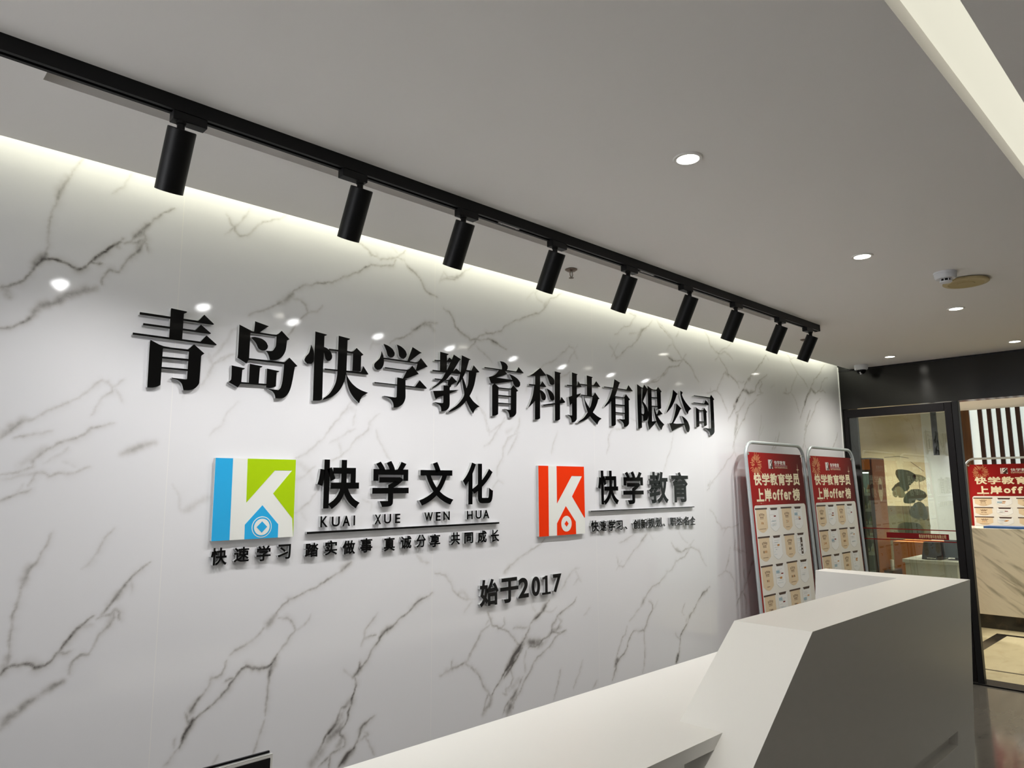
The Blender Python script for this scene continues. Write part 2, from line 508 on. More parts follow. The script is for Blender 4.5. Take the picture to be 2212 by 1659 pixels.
# ------------------------------------------------------------------ traced outlines (0.1 mm in the wall plane) and veins (mm)
TITLE_LOOPS = [
[[7259,21411,8254,21421,8256,21141,7396,21135,7387,21061,8256,21068,8258,20759,7094,20761,7083,20686,9867,20693,9912,20724,9529,21011,9325,20757,8692,20758,8695,21072,9645,21080,9683,21112,9310,21381,9127,21147,8696,21144,8698,21425,9726,21435,9775,21468,9408,21762,9205,21502,8699,21501,8701,21681,8794,21733,8801,21776,8269,21806,8252,21767,8254,21501,7265,21500],[7663,20585,8095,20426,8918,20417,9108,20629,9492,20339,9402,20266,9381,20213,9368,19280,9330,19175,9217,19045,9067,18975,8841,18951,8804,19086,8751,19200,8633,19287,8435,19330,8424,19354,8894,19343,8940,19357,8943,19646,8074,19635,8072,19060,7971,18998,7840,18953,7657,18944,7644,20504],[8076,20307,8088,20346,8951,20341,8948,20077,8075,20059],[8075,19991,8074,19697,8944,19711,8947,20003]],
[[11768,21644,11508,21422,12174,21427,12384,21613,12723,21323,12620,21253,12589,20903,12527,20718,12429,20573,12296,20469,12139,20417,11959,20410,11920,20532,11858,20655,11776,20742,12022,20763,12098,20839,12171,20980,12189,21358,11148,21344,11143,21337,11137,20374,12552,20389,12753,20590,13100,20297,12991,20240,12908,19676,12839,19360,12743,19154,12611,19012,12453,18955,12249,18949,12197,19107,12102,19207,11943,19268,11953,19284,12348,19272,12435,19367,12503,19658,12544,20311,11118,20301,11118,20310,11049,20159,10697,20338,10710,20488,10712,21598,11204,21422,11203,21420,11282,21421,11306,21821,11860,21711],[11731,20747,11587,20740,11474,20801,11378,20982,11195,21161,11183,21181,11323,21212,11589,21185,11772,21080,11856,20938,11828,20825],[10975,19938,10902,19898,10884,19442,11172,19449,11178,20167,11678,20124,11640,20083,11575,20058,11553,19459,11854,19466,11863,20058,12361,20011,12318,19971,12250,19948,12240,19403,12163,19364,12007,19323,11851,19324,11853,19402,11551,19395,11551,19392,11490,19393,10856,19377,10767,19230,10405,19397,10502,19510,10497,20027,10999,19972]],
[[13572,20877,13620,21048,13658,21227,13765,21025,13792,20885,13793,20576,13687,20451,13512,20441,13411,20531,13397,20611,13457,20740],[13819,18981,13815,20579,13825,21799,14347,21747,14314,21704,14236,21671,14229,21217,14355,21186,14451,21125,14458,21174,14883,21184,14891,21777,15427,21725,15380,21675,15310,21644,15304,21193,15563,21199,15752,21375,16090,21128,15982,21053,15976,20394,15576,20383,15590,21112,15303,21113,15293,20358,15989,20374,16104,20635,16361,20317,16287,20291,15292,20287,15285,20249,15395,20045,15568,19850,15814,19682,16060,19587,16357,19517,16236,19442,16091,19344,15997,19208,15941,19044,15706,19227,15483,19503,15354,19829,15283,20242,15231,19965,15100,19658,14921,19412,14652,19202,14428,19101,14238,19041,14303,19132,14512,19294,14686,19536,14815,19819,14873,20159,14875,20285,14285,20283,14294,20336,14875,20349,14881,21001,14882,21114,14467,21114,14519,21081,14605,20925,14598,20777,14510,20672,14396,20659,14314,20743,14236,21003,14215,20337,14226,19065,14106,19004]],
[[16719,20586,16638,20684,16646,20802,16767,20933,16899,21067,16975,21253,16994,21394,17091,21209,17105,21127,18369,21132,18638,21794,19159,21594,19015,21531,18496,21133,18884,21134,19118,21347,19497,20999,19351,20941,18928,20740,18848,20747,19004,20601,18881,20561,18310,20320,18166,20305,18384,20287,18276,20246,18280,20014,18803,20014,19059,20324,19465,20004,19402,19968,18281,19967,18290,19486,18245,19323,18152,19177,17989,19056,17825,18998,17673,18983,17658,19139,17585,19271,17467,19359,17167,19442,17178,19456,17745,19431,17815,19457,17832,19967,16674,19966,16677,20013,17834,20014,17844,20332,18134,20308,18340,20665,17184,20667,17194,20718,18363,20729,18640,20942,18832,20762,18922,21067,17116,21060,17131,20976,17111,20816,17024,20649,16866,20563],[17309,21256,17235,21465,17102,21705,17113,21736,17346,21678,17559,21567,17680,21402,17659,21279,17544,21185,17403,21188],[17919,21312,17867,21547,17790,21799,18031,21730,18251,21576,18326,21423,18280,21296,18161,21200,18017,21223]],
[[20682,21697,20616,21667,20614,21412,20631,21413,20764,21579,20911,21500,21034,21752,21474,21579,21364,21490,20976,20931,21188,21103,21447,20947,21477,21071,21515,21639,21528,21781,22091,21643,21978,21596,21811,21108,21808,21103,22135,21111,22277,21379,22651,21079,22435,21034,22435,20956,22322,20463,22180,20123,22020,19862,22040,19829,22267,19609,22653,19389,22466,19310,22324,19181,22254,19025,22098,19187,21915,19453,21816,19620,21624,19431,21296,19215,20972,19065,20706,18984,20865,19121,21240,19359,21567,19683,21692,19926,21620,20223,21549,20604,21576,20693,21480,20554,21194,20226,21234,20380,21369,20629,21428,20869,21395,20857,20903,20846,20639,20555,20564,20502,20746,20502,20920,20700,21247,20466,21125,20412,20882,20282,20863,20219,20883,20219,20857,20199,20850,20193,20790,20146,20791,20024,21359,20096,20805,19873,20792,19869,20796,19367,20744,19196,20626,19083,20468,19020,20311,18998,20283,19183,20204,19281,19918,19383,19944,19395,20360,19386,20425,19423,20427,19741,20174,19652,20070,19602,19973,19532,19888,19732,19822,19912,20380,19972,20428,19979,20430,20229,20762,20221,20668,20262,20707,20456,20495,20454,20323,20334,20038,20160,19743,19998,19781,20063,20063,20267,20253,20452,19905,20449,19917,20502,20304,20502,20374,20570,20544,20838,19772,20820,19784,20884,20213,20896,20215,21330,19882,21313,19894,21367,20215,21387,20216,21787,20722,21739],[20610,20942,20613,21349,20838,21361,20662,21023],[21672,20832,21597,20723,21730,20449,21824,20205,21926,20468,21966,21016,21773,21032]],
[[24022,21797,24278,21778,24467,21699,24562,21580,24534,21456,24486,21388,25155,21393,25326,21636,25691,21369,25634,21342,24353,21332,24518,21183,24436,21154,23765,20926,24869,20933,24764,21078,24655,21208,24958,21139,25263,21008,25430,20842,25428,20699,25315,20587,25119,20589,24982,20697,24910,20857,23661,20610,23935,20459,23934,20455,24759,20465,24940,20653,25285,20392,25159,20341,25134,19265,25064,19141,24912,19042,24666,18996,24626,19191,24505,19321,24290,19385,24317,19397,24668,19372,24750,19398,24756,19655,23889,19633,23876,19112,23731,19034,23483,18989,23487,20505,23614,20612,23396,20624,23267,20914,23580,21015,23792,21156,23942,21329,22970,21321,22983,21377,24152,21385,24141,21572],[23908,20378,23915,20399,24772,20417,24765,20094,23901,20080],[23891,19687,24757,19703,24764,20034,23899,20021]],
[[27261,21386,26930,21337,26915,21336,26907,20860,26922,20861,27090,21070,27386,20800,27295,20779,26906,20775,26903,20600,27125,20528,27303,20376,27346,20233,27282,20081,27117,20052,27014,20143,26944,20366,26901,20512,26877,19077,26714,19016,26495,19003,26516,19990,26347,19842,25997,19571,26174,19870,26353,20254,26471,20772,26085,20769,26086,20831,26535,20847,26545,21306,26106,21272,26399,21417,26938,21779,27398,21417],[28019,21012,27832,20941,27679,20980,27561,21201,27400,21502,27689,21448,27933,21324,28023,21205],[27576,20400,27430,20713,27703,20622,27915,20471,28004,20309,28000,20160,27815,20103,27693,20157],[28486,21607,28452,20141,28583,20357,28877,20098,28781,20052,28448,19988,28428,19132,28255,19047,28038,19034,28047,19911,28042,19910,27142,19768,27128,19823,28048,19991,28065,21719,28582,21675]],
[[29871,21702,29855,21111,29903,21113,30010,21357,30119,21237,30738,21251,30748,21771,31273,21724,31174,21658,31167,21260,31299,21263,31570,21521,31947,21211,31175,21184,31165,21184,31155,20638,31243,20639,31441,20858,31826,20517,31708,20485,31612,20252,31427,19968,31206,19699,31210,19696,31585,19508,31984,19387,31787,19285,31677,19178,31584,19016,31262,19220,30937,19458,30892,19419,30513,19219,29841,19004,30043,19147,30416,19345,30764,19676,30732,19718,30573,20061,30453,20516,30445,20579,30203,20580,30222,20634,30727,20636,30737,21185,30166,21186,30285,21056,29868,21028,29853,21028,29841,20595,29855,20598,30217,20707,30052,20549,29836,20401,29806,19263,29747,19151,29581,19044,29369,19010,29342,19191,29249,19314,29042,19404,29075,19421,29364,19397,29423,19422,29438,20079,29250,19961,29208,20196,29165,20398,29442,20497,29448,20499,29460,21025,29036,21022,29053,21076,29462,21094,29478,21810,29962,21751],[31206,20579,30458,20579,30549,20347,30711,20138,30931,19921,31051,20097,31185,20488]],
[[35030,21249,34916,21227,33527,21228,33338,20884,33266,20809,33317,20827,33317,20799,34150,20799,34345,21005,34729,20710,34599,20649,34558,19280,34478,19162,34307,19052,34067,19016,34038,19183,33917,19310,33598,19448,33634,19466,34033,19463,34152,19493,34160,19805,33294,19804,33279,19118,33116,19031,32868,19006,32897,20470,32605,20268,32232,20053,32323,20181,32649,20493,32912,20915,33068,21229,32261,21230,32280,21285,33098,21289,33145,21384,33270,21806,33823,21641,33730,21598,33562,21292,34414,21297,34614,21580],[33296,19860,33305,20263,34172,20272,34161,19868],[33306,20326,33315,20733,34185,20741,34174,20340]],
[[35901,21504,35894,21500,35874,20459,35866,19936,36042,19910,36138,20024,36121,20369,35939,20680,36075,21517],[35853,19083,35689,19021,35474,18988,35473,20643,35493,21723,35945,21566,36096,21562,36216,21766,36577,21515,36580,21728,37060,21557,37524,21572,37706,21760,38084,21488,37973,21433,37959,20415,37753,20345,37563,20343,37560,20476,37206,20458,37295,20279,37430,20024,37448,20005,37506,20029,37714,20331,38117,20059,37884,20010,37533,19914,37643,19795,37896,19590,38249,19400,38067,19268,37919,19039,37682,19203,37471,19455,37420,19558,37088,19302,36780,19111,36626,18994,36468,19418,36554,19640,36577,21497,36507,21403,36267,21032,36031,20709,36275,20532,36482,20309,36557,20031,36523,19747,36404,19588,36182,19509,36019,19489,36000,19799,35864,19848],[36933,19522,36952,20445,37193,20458,37181,20249,37304,19796,37414,19571],[36965,21050,36974,21488,37539,21506,37548,21077],[36954,20507,36964,20988,37549,21014,37559,20532]],
[[38988,20813,39248,21271,39394,21734,39939,21479,39800,21438,39539,21031,39165,20609,38804,20322,38510,20130,38696,20401],[40234,21487,40233,21749,40516,21656,40393,21500,40574,21248,40912,20962,41474,20626,41243,20526,41113,20417,41020,20243,40755,20459,40504,20841,40331,21183],[39666,19530,40543,19601,40467,19797,40291,20084,40638,19962,40981,19739,41160,19437,41165,19237,41052,19076,40928,19030,40739,19171,40601,19451,40573,19523,39883,19313,39409,19147,39095,19012,38927,19337,38825,19504,39094,19562,39345,19881,39616,20467,39720,20859,40324,20544,40164,20506,39906,20180,39571,19830,39283,19541]],
[[44299,19276,44204,19123,43993,19007,43728,18942,43684,19119,43575,19240,43079,19429,43120,19444,43710,19420,43872,19456,43901,20704,43913,21530,41846,21538,41888,21583,43899,21604,44077,21802,44465,21510,44329,21445,44328,20519],[43323,21381,43699,21138,43670,21039,41751,21047,41793,21096,43123,21115],[42194,19451,42002,19430,42034,20791,42495,20636,42947,20647,43098,20821,43469,20546,43347,20506,43333,19649,43170,19577,42972,19545,42969,19814,42398,19804,42390,19524],[42399,19857,42418,20572,42960,20574,42968,19871]]]
TEXT_BOXES = [[0,"快",14136,14690,16079,16658],[0,"学",16681,14721,18533,16663],[0,"文",19111,14730,21048,16669],[0,"化",21621,14726,23519,16684],[1,"K",14323,13991,14645,14420],[1,"U",14820,13998,15183,14392],[1,"A",15303,13990,15654,14406],[1,"I",15789,14005,15913,14406],[1,"X",16827,14007,17145,14413],[1,"U",17291,14019,17646,14417],[1,"E",17849,14018,18114,14414],[1,"W",19414,14044,19878,14430],[1,"E",20043,14038,20318,14428],[1,"N",20478,14047,20844,14441],[1,"H",21877,14038,22229,14431],[1,"U",22411,14047,22780,14437],[1,"A",22882,14044,23277,14445],[2,"踏",13704,12877,14279,13413],[2,"实",14551,12893,15097,13463],[2,"做",15336,12867,15924,13419],[2,"事",16163,12882,16740,13463],[2,"真",17301,12869,17871,13453],[2,"诚",18157,12907,18718,13453],[2,"分",18983,12920,19501,13476],[2,"享",19728,12892,20305,13457],[2,"共",20921,12920,21458,13479],[2,"同",21722,12940,22259,13442],[2,"成",22532,12913,23106,13485],[2,"长",23369,12914,23925,13489],[3,"快",10106,12839,10678,13449],[3,"速",10929,12889,11493,13425],[3,"学",11768,12870,12312,13428],[3,"习",12598,12880,13112,13423],[4,"快",31514,14500,33378,16422],[4,"学",33821,14485,35802,16415],[4,"教",36378,14469,38415,16407],[4,"育",38807,14497,40715,16410],[5,"快",30829,13052,31487,13658],[5,"速",31621,13050,32182,13631],[5,"学",32372,13028,32979,13637],[5,"习",33098,13049,33666,13579],[5,"、",33880,13055,34102,13222],[5,"创",34677,13045,35310,13589],[5,"新",35427,13027,36052,13598],[5,"规",36173,13036,36825,13607],[5,"划",36925,13054,37568,13618],[5,"、",37758,13064,37935,13241],[5,"职",38495,13061,39105,13567],[5,"达",39251,13053,39848,13579],[5,"名",40010,13022,40621,13591],[5,"企",40760,13021,41385,13589],[6,"始",22669,9969,23862,11206],[6,"于",23978,9983,25196,11153],[6,"2",25197,10098,25915,11066],[6,"0",26116,10091,26731,11046],[6,"1",26878,10097,27512,11025],[6,"7",27690,10129,28344,11043]]
LOGO = {"g_board":[10102,16600,13181,16633,13167,13689,10067,13695],"g_blue":[10118,16601,10712,16610,10728,13685,10078,13695],"g_green":[11259,16612,13181,16633,13166,13717,13115,14380,12300,15332,13034,16202,12332,16194,11281,15012],"g_house":[11900,14904,12554,14181,12558,13688,11275,13691,11265,14216],"g_c":[11909,14116,12291,14100,11892,14475,11925,13758,12125,14107,11899,14324],"r_board":[26720,16608,30308,16622,30292,12997,26644,12995],"r_l":[26720,16608,27428,16614,27411,13004,26644,12995],"r_r":[28072,16606,30308,16622,30309,13846,30250,13848,29267,15002,30123,16093,29269,16101,28065,14650],"r_house":[28754,14501,29535,13654,29546,13014,28029,13027,28042,13618],"r_c":[28777,13577,29190,13562,28788,13989,28767,13168,28927,13572,28782,13749],"rule1":[13753,13816,23928,13868,23927,13784,13756,13737],"rule2":[30838,14218,41342,14178,41339,14133,30837,14174]}
VEINS = [
[0,31,28,[522,2639,498,2593,481,2543,465,2490,452,2446,448,2398,446,2347,445,2304,445,2284]],[1,87,20,[483,2564,472,2528,462,2489]],[0,52,50,[443,2284,432,2266,417,2241,400,2213,378,2186,355,2171,335,2163]],[1,95,30,[444,2292,427,2269,414,2243]],[0,31,70,[441,2276,461,2283,481,2281,501,2277,518,2269,535,2264,551,2272,567,2292]],[0,32,85,[564,2289,579,2306,599,2331,622,2357,642,2374,656,2386]],[0,20,50,[570,2296,584,2295,604,2299]],
[0,20,40,[642,2372,653,2364]],[0,33,30,[652,2383,662,2400]],[0,34,45,[667,2384,684,2393,701,2422,722,2448,736,2465,754,2495,779,2519,821,2551]],[1,92,30,[698,2417,722,2444,740,2470]],[0,21,40,[684,2393,707,2396,724,2411,737,2397,741,2376]],[0,58,35,[726,2441,732,2408,719,2376,695,2349,678,2324,665,2301,656,2278]],[1,125,25,[717,2405,712,2365,685,2330]],[0,36,45,[656,2278,630,2281,617,2266,608,2248,609,2228]],
[1,54,35,[593,2211,563,2199,534,2182,512,2170,484,2146,472,2136]],[1,112,30,[472,2136,441,2126,427,2101,417,2081]],[0,29,45,[417,2081,402,2067,377,2047,345,2038]],[1,73,25,[341,2168,353,2155,361,2138]],[0,25,20,[674,2640,659,2606,650,2581,619,2549]],[1,126,20,[371,1711,398,1740,432,1767,447,1765]],[0,38,24,[372,1704,396,1726,415,1752,444,1764,473,1785,509,1809,546,1831,571,1844,590,1865,609,1889,631,1907,649,1905,662,1887,662,1871,638,1853,623,1825,609,1792]],
[0,24,18,[664,1887,681,1900,696,1916]],[0,24,16,[671,1884,687,1861,695,1842]],[0,21,25,[504,1735,469,1724,436,1717,406,1709]],[0,25,35,[387,1520,414,1533,437,1544,460,1554]],[0,33,32,[380,1596,415,1603,449,1618,461,1621,460,1639,477,1658,494,1676,512,1688,524,1699,555,1710,587,1724,608,1748,642,1757,675,1769]],[1,90,15,[423,1617,459,1654,494,1680]],[0,29,25,[453,1565,464,1586,469,1604,487,1607,506,1593,543,1603,576,1605,614,1624]],
[0,37,18,[488,1633,508,1651,539,1670,550,1685]],[0,21,20,[425,1544,438,1568]],[0,28,18,[381,1585,416,1589,469,1604]],[0,30,14,[541,1637,574,1621]],[1,39,18,[707,1666,745,1686,806,1710]],[0,30,15,[990,1743,1026,1778,1049,1831,1086,1871]],[0,34,22,[951,1922,978,1968,981,1990,1017,2029,1064,2052]],[0,34,18,[966,2027,980,2007]],[0,61,15,[981,1990,991,2039,1019,2077,1043,2116]],[0,21,10,[889,1874,896,1892]],
[0,20,15,[872,1567,889,1543,897,1523,898,1491,904,1475]],[1,41,15,[920,1479,958,1502,1002,1522]],[0,34,30,[523,1418,504,1367,478,1318,467,1280,456,1235,446,1195,445,1145,444,1092,442,1044]],[1,85,20,[478,1326,469,1293,462,1251]],[0,38,65,[427,1018,439,1036,456,1041,478,1040,496,1039,516,1024,538,1028,559,1047]],[1,82,30,[441,1064,433,1029,427,1018]],[0,35,70,[560,1049,573,1064,590,1091,611,1118,634,1137,657,1156]],
[0,22,40,[573,1060,585,1054,602,1059]],[0,22,30,[639,1128,659,1129]],[0,37,45,[668,1146,681,1155,700,1180,720,1207,739,1237,747,1250,775,1280,818,1311]],[1,101,30,[700,1187,720,1207,731,1224]],[0,28,18,[764,1218,764,1248]],[0,23,40,[681,1155,710,1156,720,1171,732,1156,735,1135]],[0,63,35,[720,1171,720,1144,701,1115,681,1100,667,1071,653,1043]],[1,113,22,[715,1153,700,1120,681,1096]],[0,39,40,[653,1041,629,1042,614,1032,605,1016,603,993]],
[1,58,35,[587,971,565,964,539,952,519,936,498,924,478,904]],[1,154,40,[474,904,451,889,439,868]],[0,27,24,[701,1428,677,1402,662,1371,644,1336,616,1306]],[0,58,40,[1090,949,1086,926,1062,901,1039,900,1033,877,1015,852,992,828,974,804]],[1,118,25,[1005,844,983,816,975,790]],[0,43,65,[1214,904,1186,911,1164,920,1144,908,1124,885,1100,855,1075,831,1051,812,1027,797,1008,787,985,774,972,753,955,725,945,695]],
[0,25,40,[1119,886,1093,883]],[0,38,40,[957,803,966,778,976,762]],[1,103,40,[985,778,972,749,960,724]],[0,41,30,[945,695,925,677,899,652]],[0,28,20,[928,699,929,726]],[0,28,20,[1076,638,1052,609]],[0,33,28,[1007,2578,1025,2547,1041,2538,1041,2524,1063,2508,1090,2517,1116,2550,1134,2571,1171,2595,1243,2639]],[0,28,20,[1005,2501,1039,2537,1069,2573,1094,2625]],[0,43,32,[1575,2606,1610,2593,1634,2583,1647,2564,1677,2566,1696,2556,1751,2572,1789,2588,1827,2628]],
[1,117,20,[1635,2572,1659,2572,1677,2571]],[0,50,35,[1789,2586,1821,2582,1841,2553,1881,2533,1915,2507,1936,2471,1970,2450,2012,2441]],[1,100,20,[1841,2558,1868,2542]],[0,41,40,[1776,2572,1758,2540,1702,2528,1648,2522,1613,2501,1590,2478,1544,2453,1489,2423,1430,2396,1377,2381,1335,2370,1306,2347,1286,2331]],[1,133,35,[1286,2322,1258,2292,1229,2273]],[0,55,32,[1229,2273,1201,2254,1164,2233,1127,2218,1110,2204]],
[0,38,32,[1292,2301,1323,2302,1344,2284,1355,2256,1331,2233,1311,2206,1292,2179,1274,2152]],[0,34,22,[1355,2254,1392,2267,1420,2299]],[0,27,15,[1750,2629,1782,2606]],[0,49,32,[1753,2185,1790,2211,1834,2228,1873,2256,1918,2290,1952,2309,2013,2319]],[1,123,20,[1873,2261,1925,2291,1972,2298,1993,2279]],[0,41,18,[1652,2145,1663,2173,1668,2199]],[0,42,14,[1663,2173,1699,2175]],[0,39,24,[958,1930,973,1970,988,2002,1033,2033,1063,2050]],
[0,53,15,[995,2033,1018,2080,1050,2138,1089,2166]],[0,35,18,[969,2038,983,2010]],[0,70,18,[2025,2520,2060,2542,2118,2548,2169,2594]],[0,53,35,[2052,2394,2088,2383,2110,2352,2125,2314,2154,2295,2191,2283,2221,2264,2259,2276,2313,2283,2360,2284,2392,2276,2416,2261,2461,2249]],[1,81,18,[2146,2306,2176,2287,2198,2279]],[1,133,30,[2360,2278,2400,2271]],[0,50,32,[2206,2216,2244,2250,2282,2297,2321,2314,2376,2322,2425,2342,2450,2370,2491,2392,2525,2413,2603,2445,2702,2477,2739,2506,2768,2537,2806,2584,2894,2627]],
[1,146,18,[2749,2527,2787,2567]],[0,46,18,[2740,2545,2694,2557,2677,2586,2709,2625]],[0,33,12,[2613,2542,2668,2597]],[0,35,20,[2259,2240,2305,2211,2360,2170]],[0,53,20,[2023,2520,2051,2572,2072,2554,2130,2565,2175,2598,2227,2634]],[1,106,13,[2051,2543,2123,2558,2175,2592]],[0,54,22,[2643,2153,2715,2180,2780,2220,2837,2246,2905,2294,2945,2332,2984,2324,2994,2305,2953,2267,2923,2223]],[0,34,16,[2984,2324,3013,2267]],
[0,34,14,[2984,2304,3015,2349]],[0,46,22,[2863,2145,2902,2162,2951,2187]],[0,53,25,[3362,2460,3421,2498,3505,2533,3543,2576,3581,2612,3509,2615]],[0,60,28,[3756,2611,3715,2566,3651,2533,3598,2465,3547,2428,3474,2389,3413,2338,3367,2314,3313,2382]],[1,136,20,[3689,2546,3612,2497,3585,2456]],[0,36,16,[3322,2316,3394,2407]],[0,38,18,[3508,2486,3600,2510]],[0,56,20,[3809,2619,3885,2576,3963,2533,4001,2482]],
[0,40,18,[2259,1985,2305,1907,2336,1846,2343,1806]],[0,46,18,[2343,1817,2375,1836,2455,1888]],[0,52,18,[2312,1753,2359,1783,2375,1819]],[0,95,15,[2430,1717,2454,1776,2511,1814,2554,1876]],[0,48,15,[2470,1718,2536,1815]],[0,38,16,[2788,1727,2808,1790,2837,1848]],[0,68,18,[3254,1740,3278,1788,3281,1849,3348,1887,3416,1897]],[0,44,18,[2598,2043,2643,2122]],[0,36,14,[3488,1965,3546,1947]],[0,54,25,[3669,2190,3772,2223,3866,2278,3922,2323,4005,2340]],
[0,38,20,[1324,1669,1368,1688,1398,1712,1422,1737,1468,1786,1493,1821,1520,1852,1551,1893,1573,1914]],[1,123,10,[1520,1852,1563,1884,1585,1876]],[0,44,20,[1477,1663,1525,1683,1557,1708,1578,1738,1611,1769,1650,1795,1655,1826,1707,1869]],[0,39,15,[1470,1734,1523,1760,1555,1786,1588,1797]],[0,29,12,[1512,1735,1525,1688]],[0,39,12,[1586,1861,1576,1811]],[0,25,17,[1691,1797,1722,1733,1766,1669]],[0,55,20,[1328,1457,1356,1474,1395,1505,1424,1546]],
[0,46,16,[1327,1587,1366,1601,1411,1638]],[1,92,9,[1329,1655,1376,1624,1402,1587]],[0,34,15,[1630,1506,1676,1490,1671,1457]],[0,23,12,[1357,1460,1378,1428]],[0,52,20,[2309,1749,2363,1785,2394,1827,2451,1901]],[0,35,16,[2332,1824,2324,1870,2293,1931]],[0,58,20,[2393,1608,2394,1648,2433,1701,2434,1747,2466,1796,2549,1829]],[1,179,9,[2458,1825,2499,1845]],[0,46,15,[2362,1545,2401,1585,2433,1568]],[0,42,17,[2550,1901,2515,1780,2466,1713]],
[0,35,18,[1910,1263,1936,1231,1981,1222]],[0,47,15,[1529,1211,1582,1252]],[0,40,18,[2430,1134,2486,1173,2567,1213,2669,1253]],[0,29,12,[1675,1302,1727,1304]],[0,39,40,[1587,1254,1547,1227,1496,1201,1451,1181,1408,1163,1366,1148,1319,1136,1289,1112,1270,1091]],[1,81,20,[1581,1249,1541,1227]],[1,129,35,[1270,1086,1246,1062,1222,1042]],[0,63,30,[1222,1042,1199,1018,1166,1000,1120,981,1103,968]],[0,42,30,[1281,1071,1317,1066,1338,1045,1350,1020,1325,996,1300,967,1284,942]],
[0,33,20,[1350,1018,1386,1034,1412,1069]],[0,36,75,[1281,942,1263,914,1238,902,1209,902,1185,909,1165,920,1147,913]],[0,32,35,[1272,921,1254,893,1251,844,1248,791,1244,734]],[0,61,30,[1242,721,1229,680,1214,640,1204,612]],[1,64,30,[1282,933,1263,904,1254,874]],[0,51,50,[2001,1090,1945,1069,1898,1042,1851,1010,1799,980,1755,960,1724,923,1694,897,1676,865,1653,839,1630,823,1612,804]],[1,136,25,[1980,1070,1931,1065,1877,1033]],
[1,155,30,[1786,976,1749,955,1730,938]],[0,35,30,[1718,1039,1685,1005,1658,978,1656,948,1642,918]],[0,41,30,[1656,948,1680,950,1711,950]],[0,91,30,[1659,943,1674,946]],[0,49,35,[1565,839,1589,815,1607,798]],[0,45,50,[1612,804,1635,832,1635,854]],[1,79,40,[1607,803,1630,823,1641,836]],[0,44,75,[1616,796,1622,770,1614,743,1603,711,1598,692,1588,656,1577,630]],[1,192,35,[1609,724,1575,697,1559,662,1532,635,1505,613]],
[0,58,60,[1558,696,1575,697]],[0,38,55,[1558,696,1542,661,1521,628,1494,611,1478,582,1463,558]],[1,257,28,[1571,645,1544,614,1505,590,1484,567,1458,541,1433,515]],[0,43,40,[1577,630,1555,597,1579,572,1574,550,1546,542,1524,539,1497,522,1465,503]],[1,189,25,[1562,581,1545,557]],[0,33,40,[1518,540,1509,487]],[0,48,45,[1710,635,1677,618,1648,600,1637,564,1620,534,1586,514,1564,491,1548,477]],[1,97,25,[1671,614,1648,585]],
[1,119,40,[1626,533,1587,509,1559,483]],[0,34,30,[1649,556,1684,567,1666,581]],[0,34,28,[1673,560,1692,522,1717,482]],[0,45,28,[2014,1172,2073,1158,2095,1131,2118,1089,2148,1064,2194,1039,2257,1035]],[0,40,25,[2187,985,2233,1026]],[1,92,15,[2148,1069,2187,1071,2210,1040]],[0,44,40,[2289,886,2242,819,2203,763,2158,754,2121,749,2091,740,2048,729]],[0,44,35,[2113,778,2113,750]],[0,45,40,[2196,753,2234,730,2265,702,2292,669]],
[0,33,20,[1921,1257,1943,1230,1978,1222]],[0,44,28,[2729,1288,2694,1260,2606,1228,2531,1196,2479,1171,2439,1145]],[1,100,15,[2479,1167,2439,1138]],[0,47,22,[2997,1115,2948,1111,2911,1083,2874,1040,2850,1019]],[0,47,15,[2960,1110,2989,1068,2945,1033]],[0,39,12,[2989,1068,3007,1043]],[0,63,40,[2330,967,2349,930,2359,901,2417,880,2467,859,2497,827,2527,794,2548,784]],[0,47,30,[2349,910,2292,883,2264,840,2227,792,2196,754]],
[0,83,20,[2320,913,2359,936]],[0,49,25,[2437,926,2442,897,2417,880]],[0,65,55,[2757,976,2711,929,2655,899,2612,868,2590,835,2569,802]],[1,206,30,[2734,963,2689,917,2645,893]],[0,43,30,[2601,862,2559,864,2497,869]],[0,37,15,[2624,975,2656,928]],[1,281,45,[2590,813,2558,782,2517,753,2486,716,2456,687]],[1,289,35,[2590,792,2654,775,2686,785]],[0,69,60,[2569,802,2537,771,2496,742,2466,699,2426,664,2387,624,2358,589]],
[0,62,50,[2558,768,2506,713,2476,683,2435,649]],[0,60,50,[2600,762,2653,761,2697,783,2753,797,2776,816,2777,853,2812,886,2835,899,2894,922,2968,968]],[0,45,35,[2812,886,2846,860,2822,832,2799,813]],[1,164,25,[2742,799,2799,821,2845,829]],[0,60,40,[2776,816,2821,803,2880,810]],[0,50,40,[2880,810,2810,789,2752,746,2674,714,2641,691,2620,659,2588,629,2556,592,2535,561,2494,501]],[1,219,20,[2664,752,2719,773,2753,790]],
[0,45,20,[2700,930,2813,935]],[0,42,25,[2589,756,2573,716,2578,652]],[0,48,30,[2476,683,2495,638,2475,607,2445,599,2455,570,2425,583]],[1,207,20,[2455,591,2505,602,2536,631]],[1,274,35,[2454,482,2484,537,2515,579]],[0,55,40,[2425,488,2445,524,2495,555,2536,603,2557,634]],[0,60,35,[2358,589,2329,594,2301,521]],[0,53,40,[2255,721,2292,668,2320,616,2348,584]],[1,106,30,[2358,589,2339,546,2301,514]],[0,59,30,[2834,622,2816,566,2780,485]],
[0,45,22,[3007,638,2981,581,2931,508]],[0,61,25,[3122,514,3089,485]],[0,55,15,[3078,901,3027,868]],[0,68,25,[3610,1260,3547,1211,3455,1155,3380,1093,3339,1104,3320,1156]],[1,176,15,[3626,1268,3562,1227]],[0,60,20,[3344,1231,3431,1252,3506,1283]],[0,42,15,[3317,1081,3368,1127]],[0,45,12,[3642,1276,3686,1229]],[0,72,32,[4100,1178,4024,1107,3920,1087,3867,1036,3783,998,3717,968,3638,940,3590,902,3558,871]],
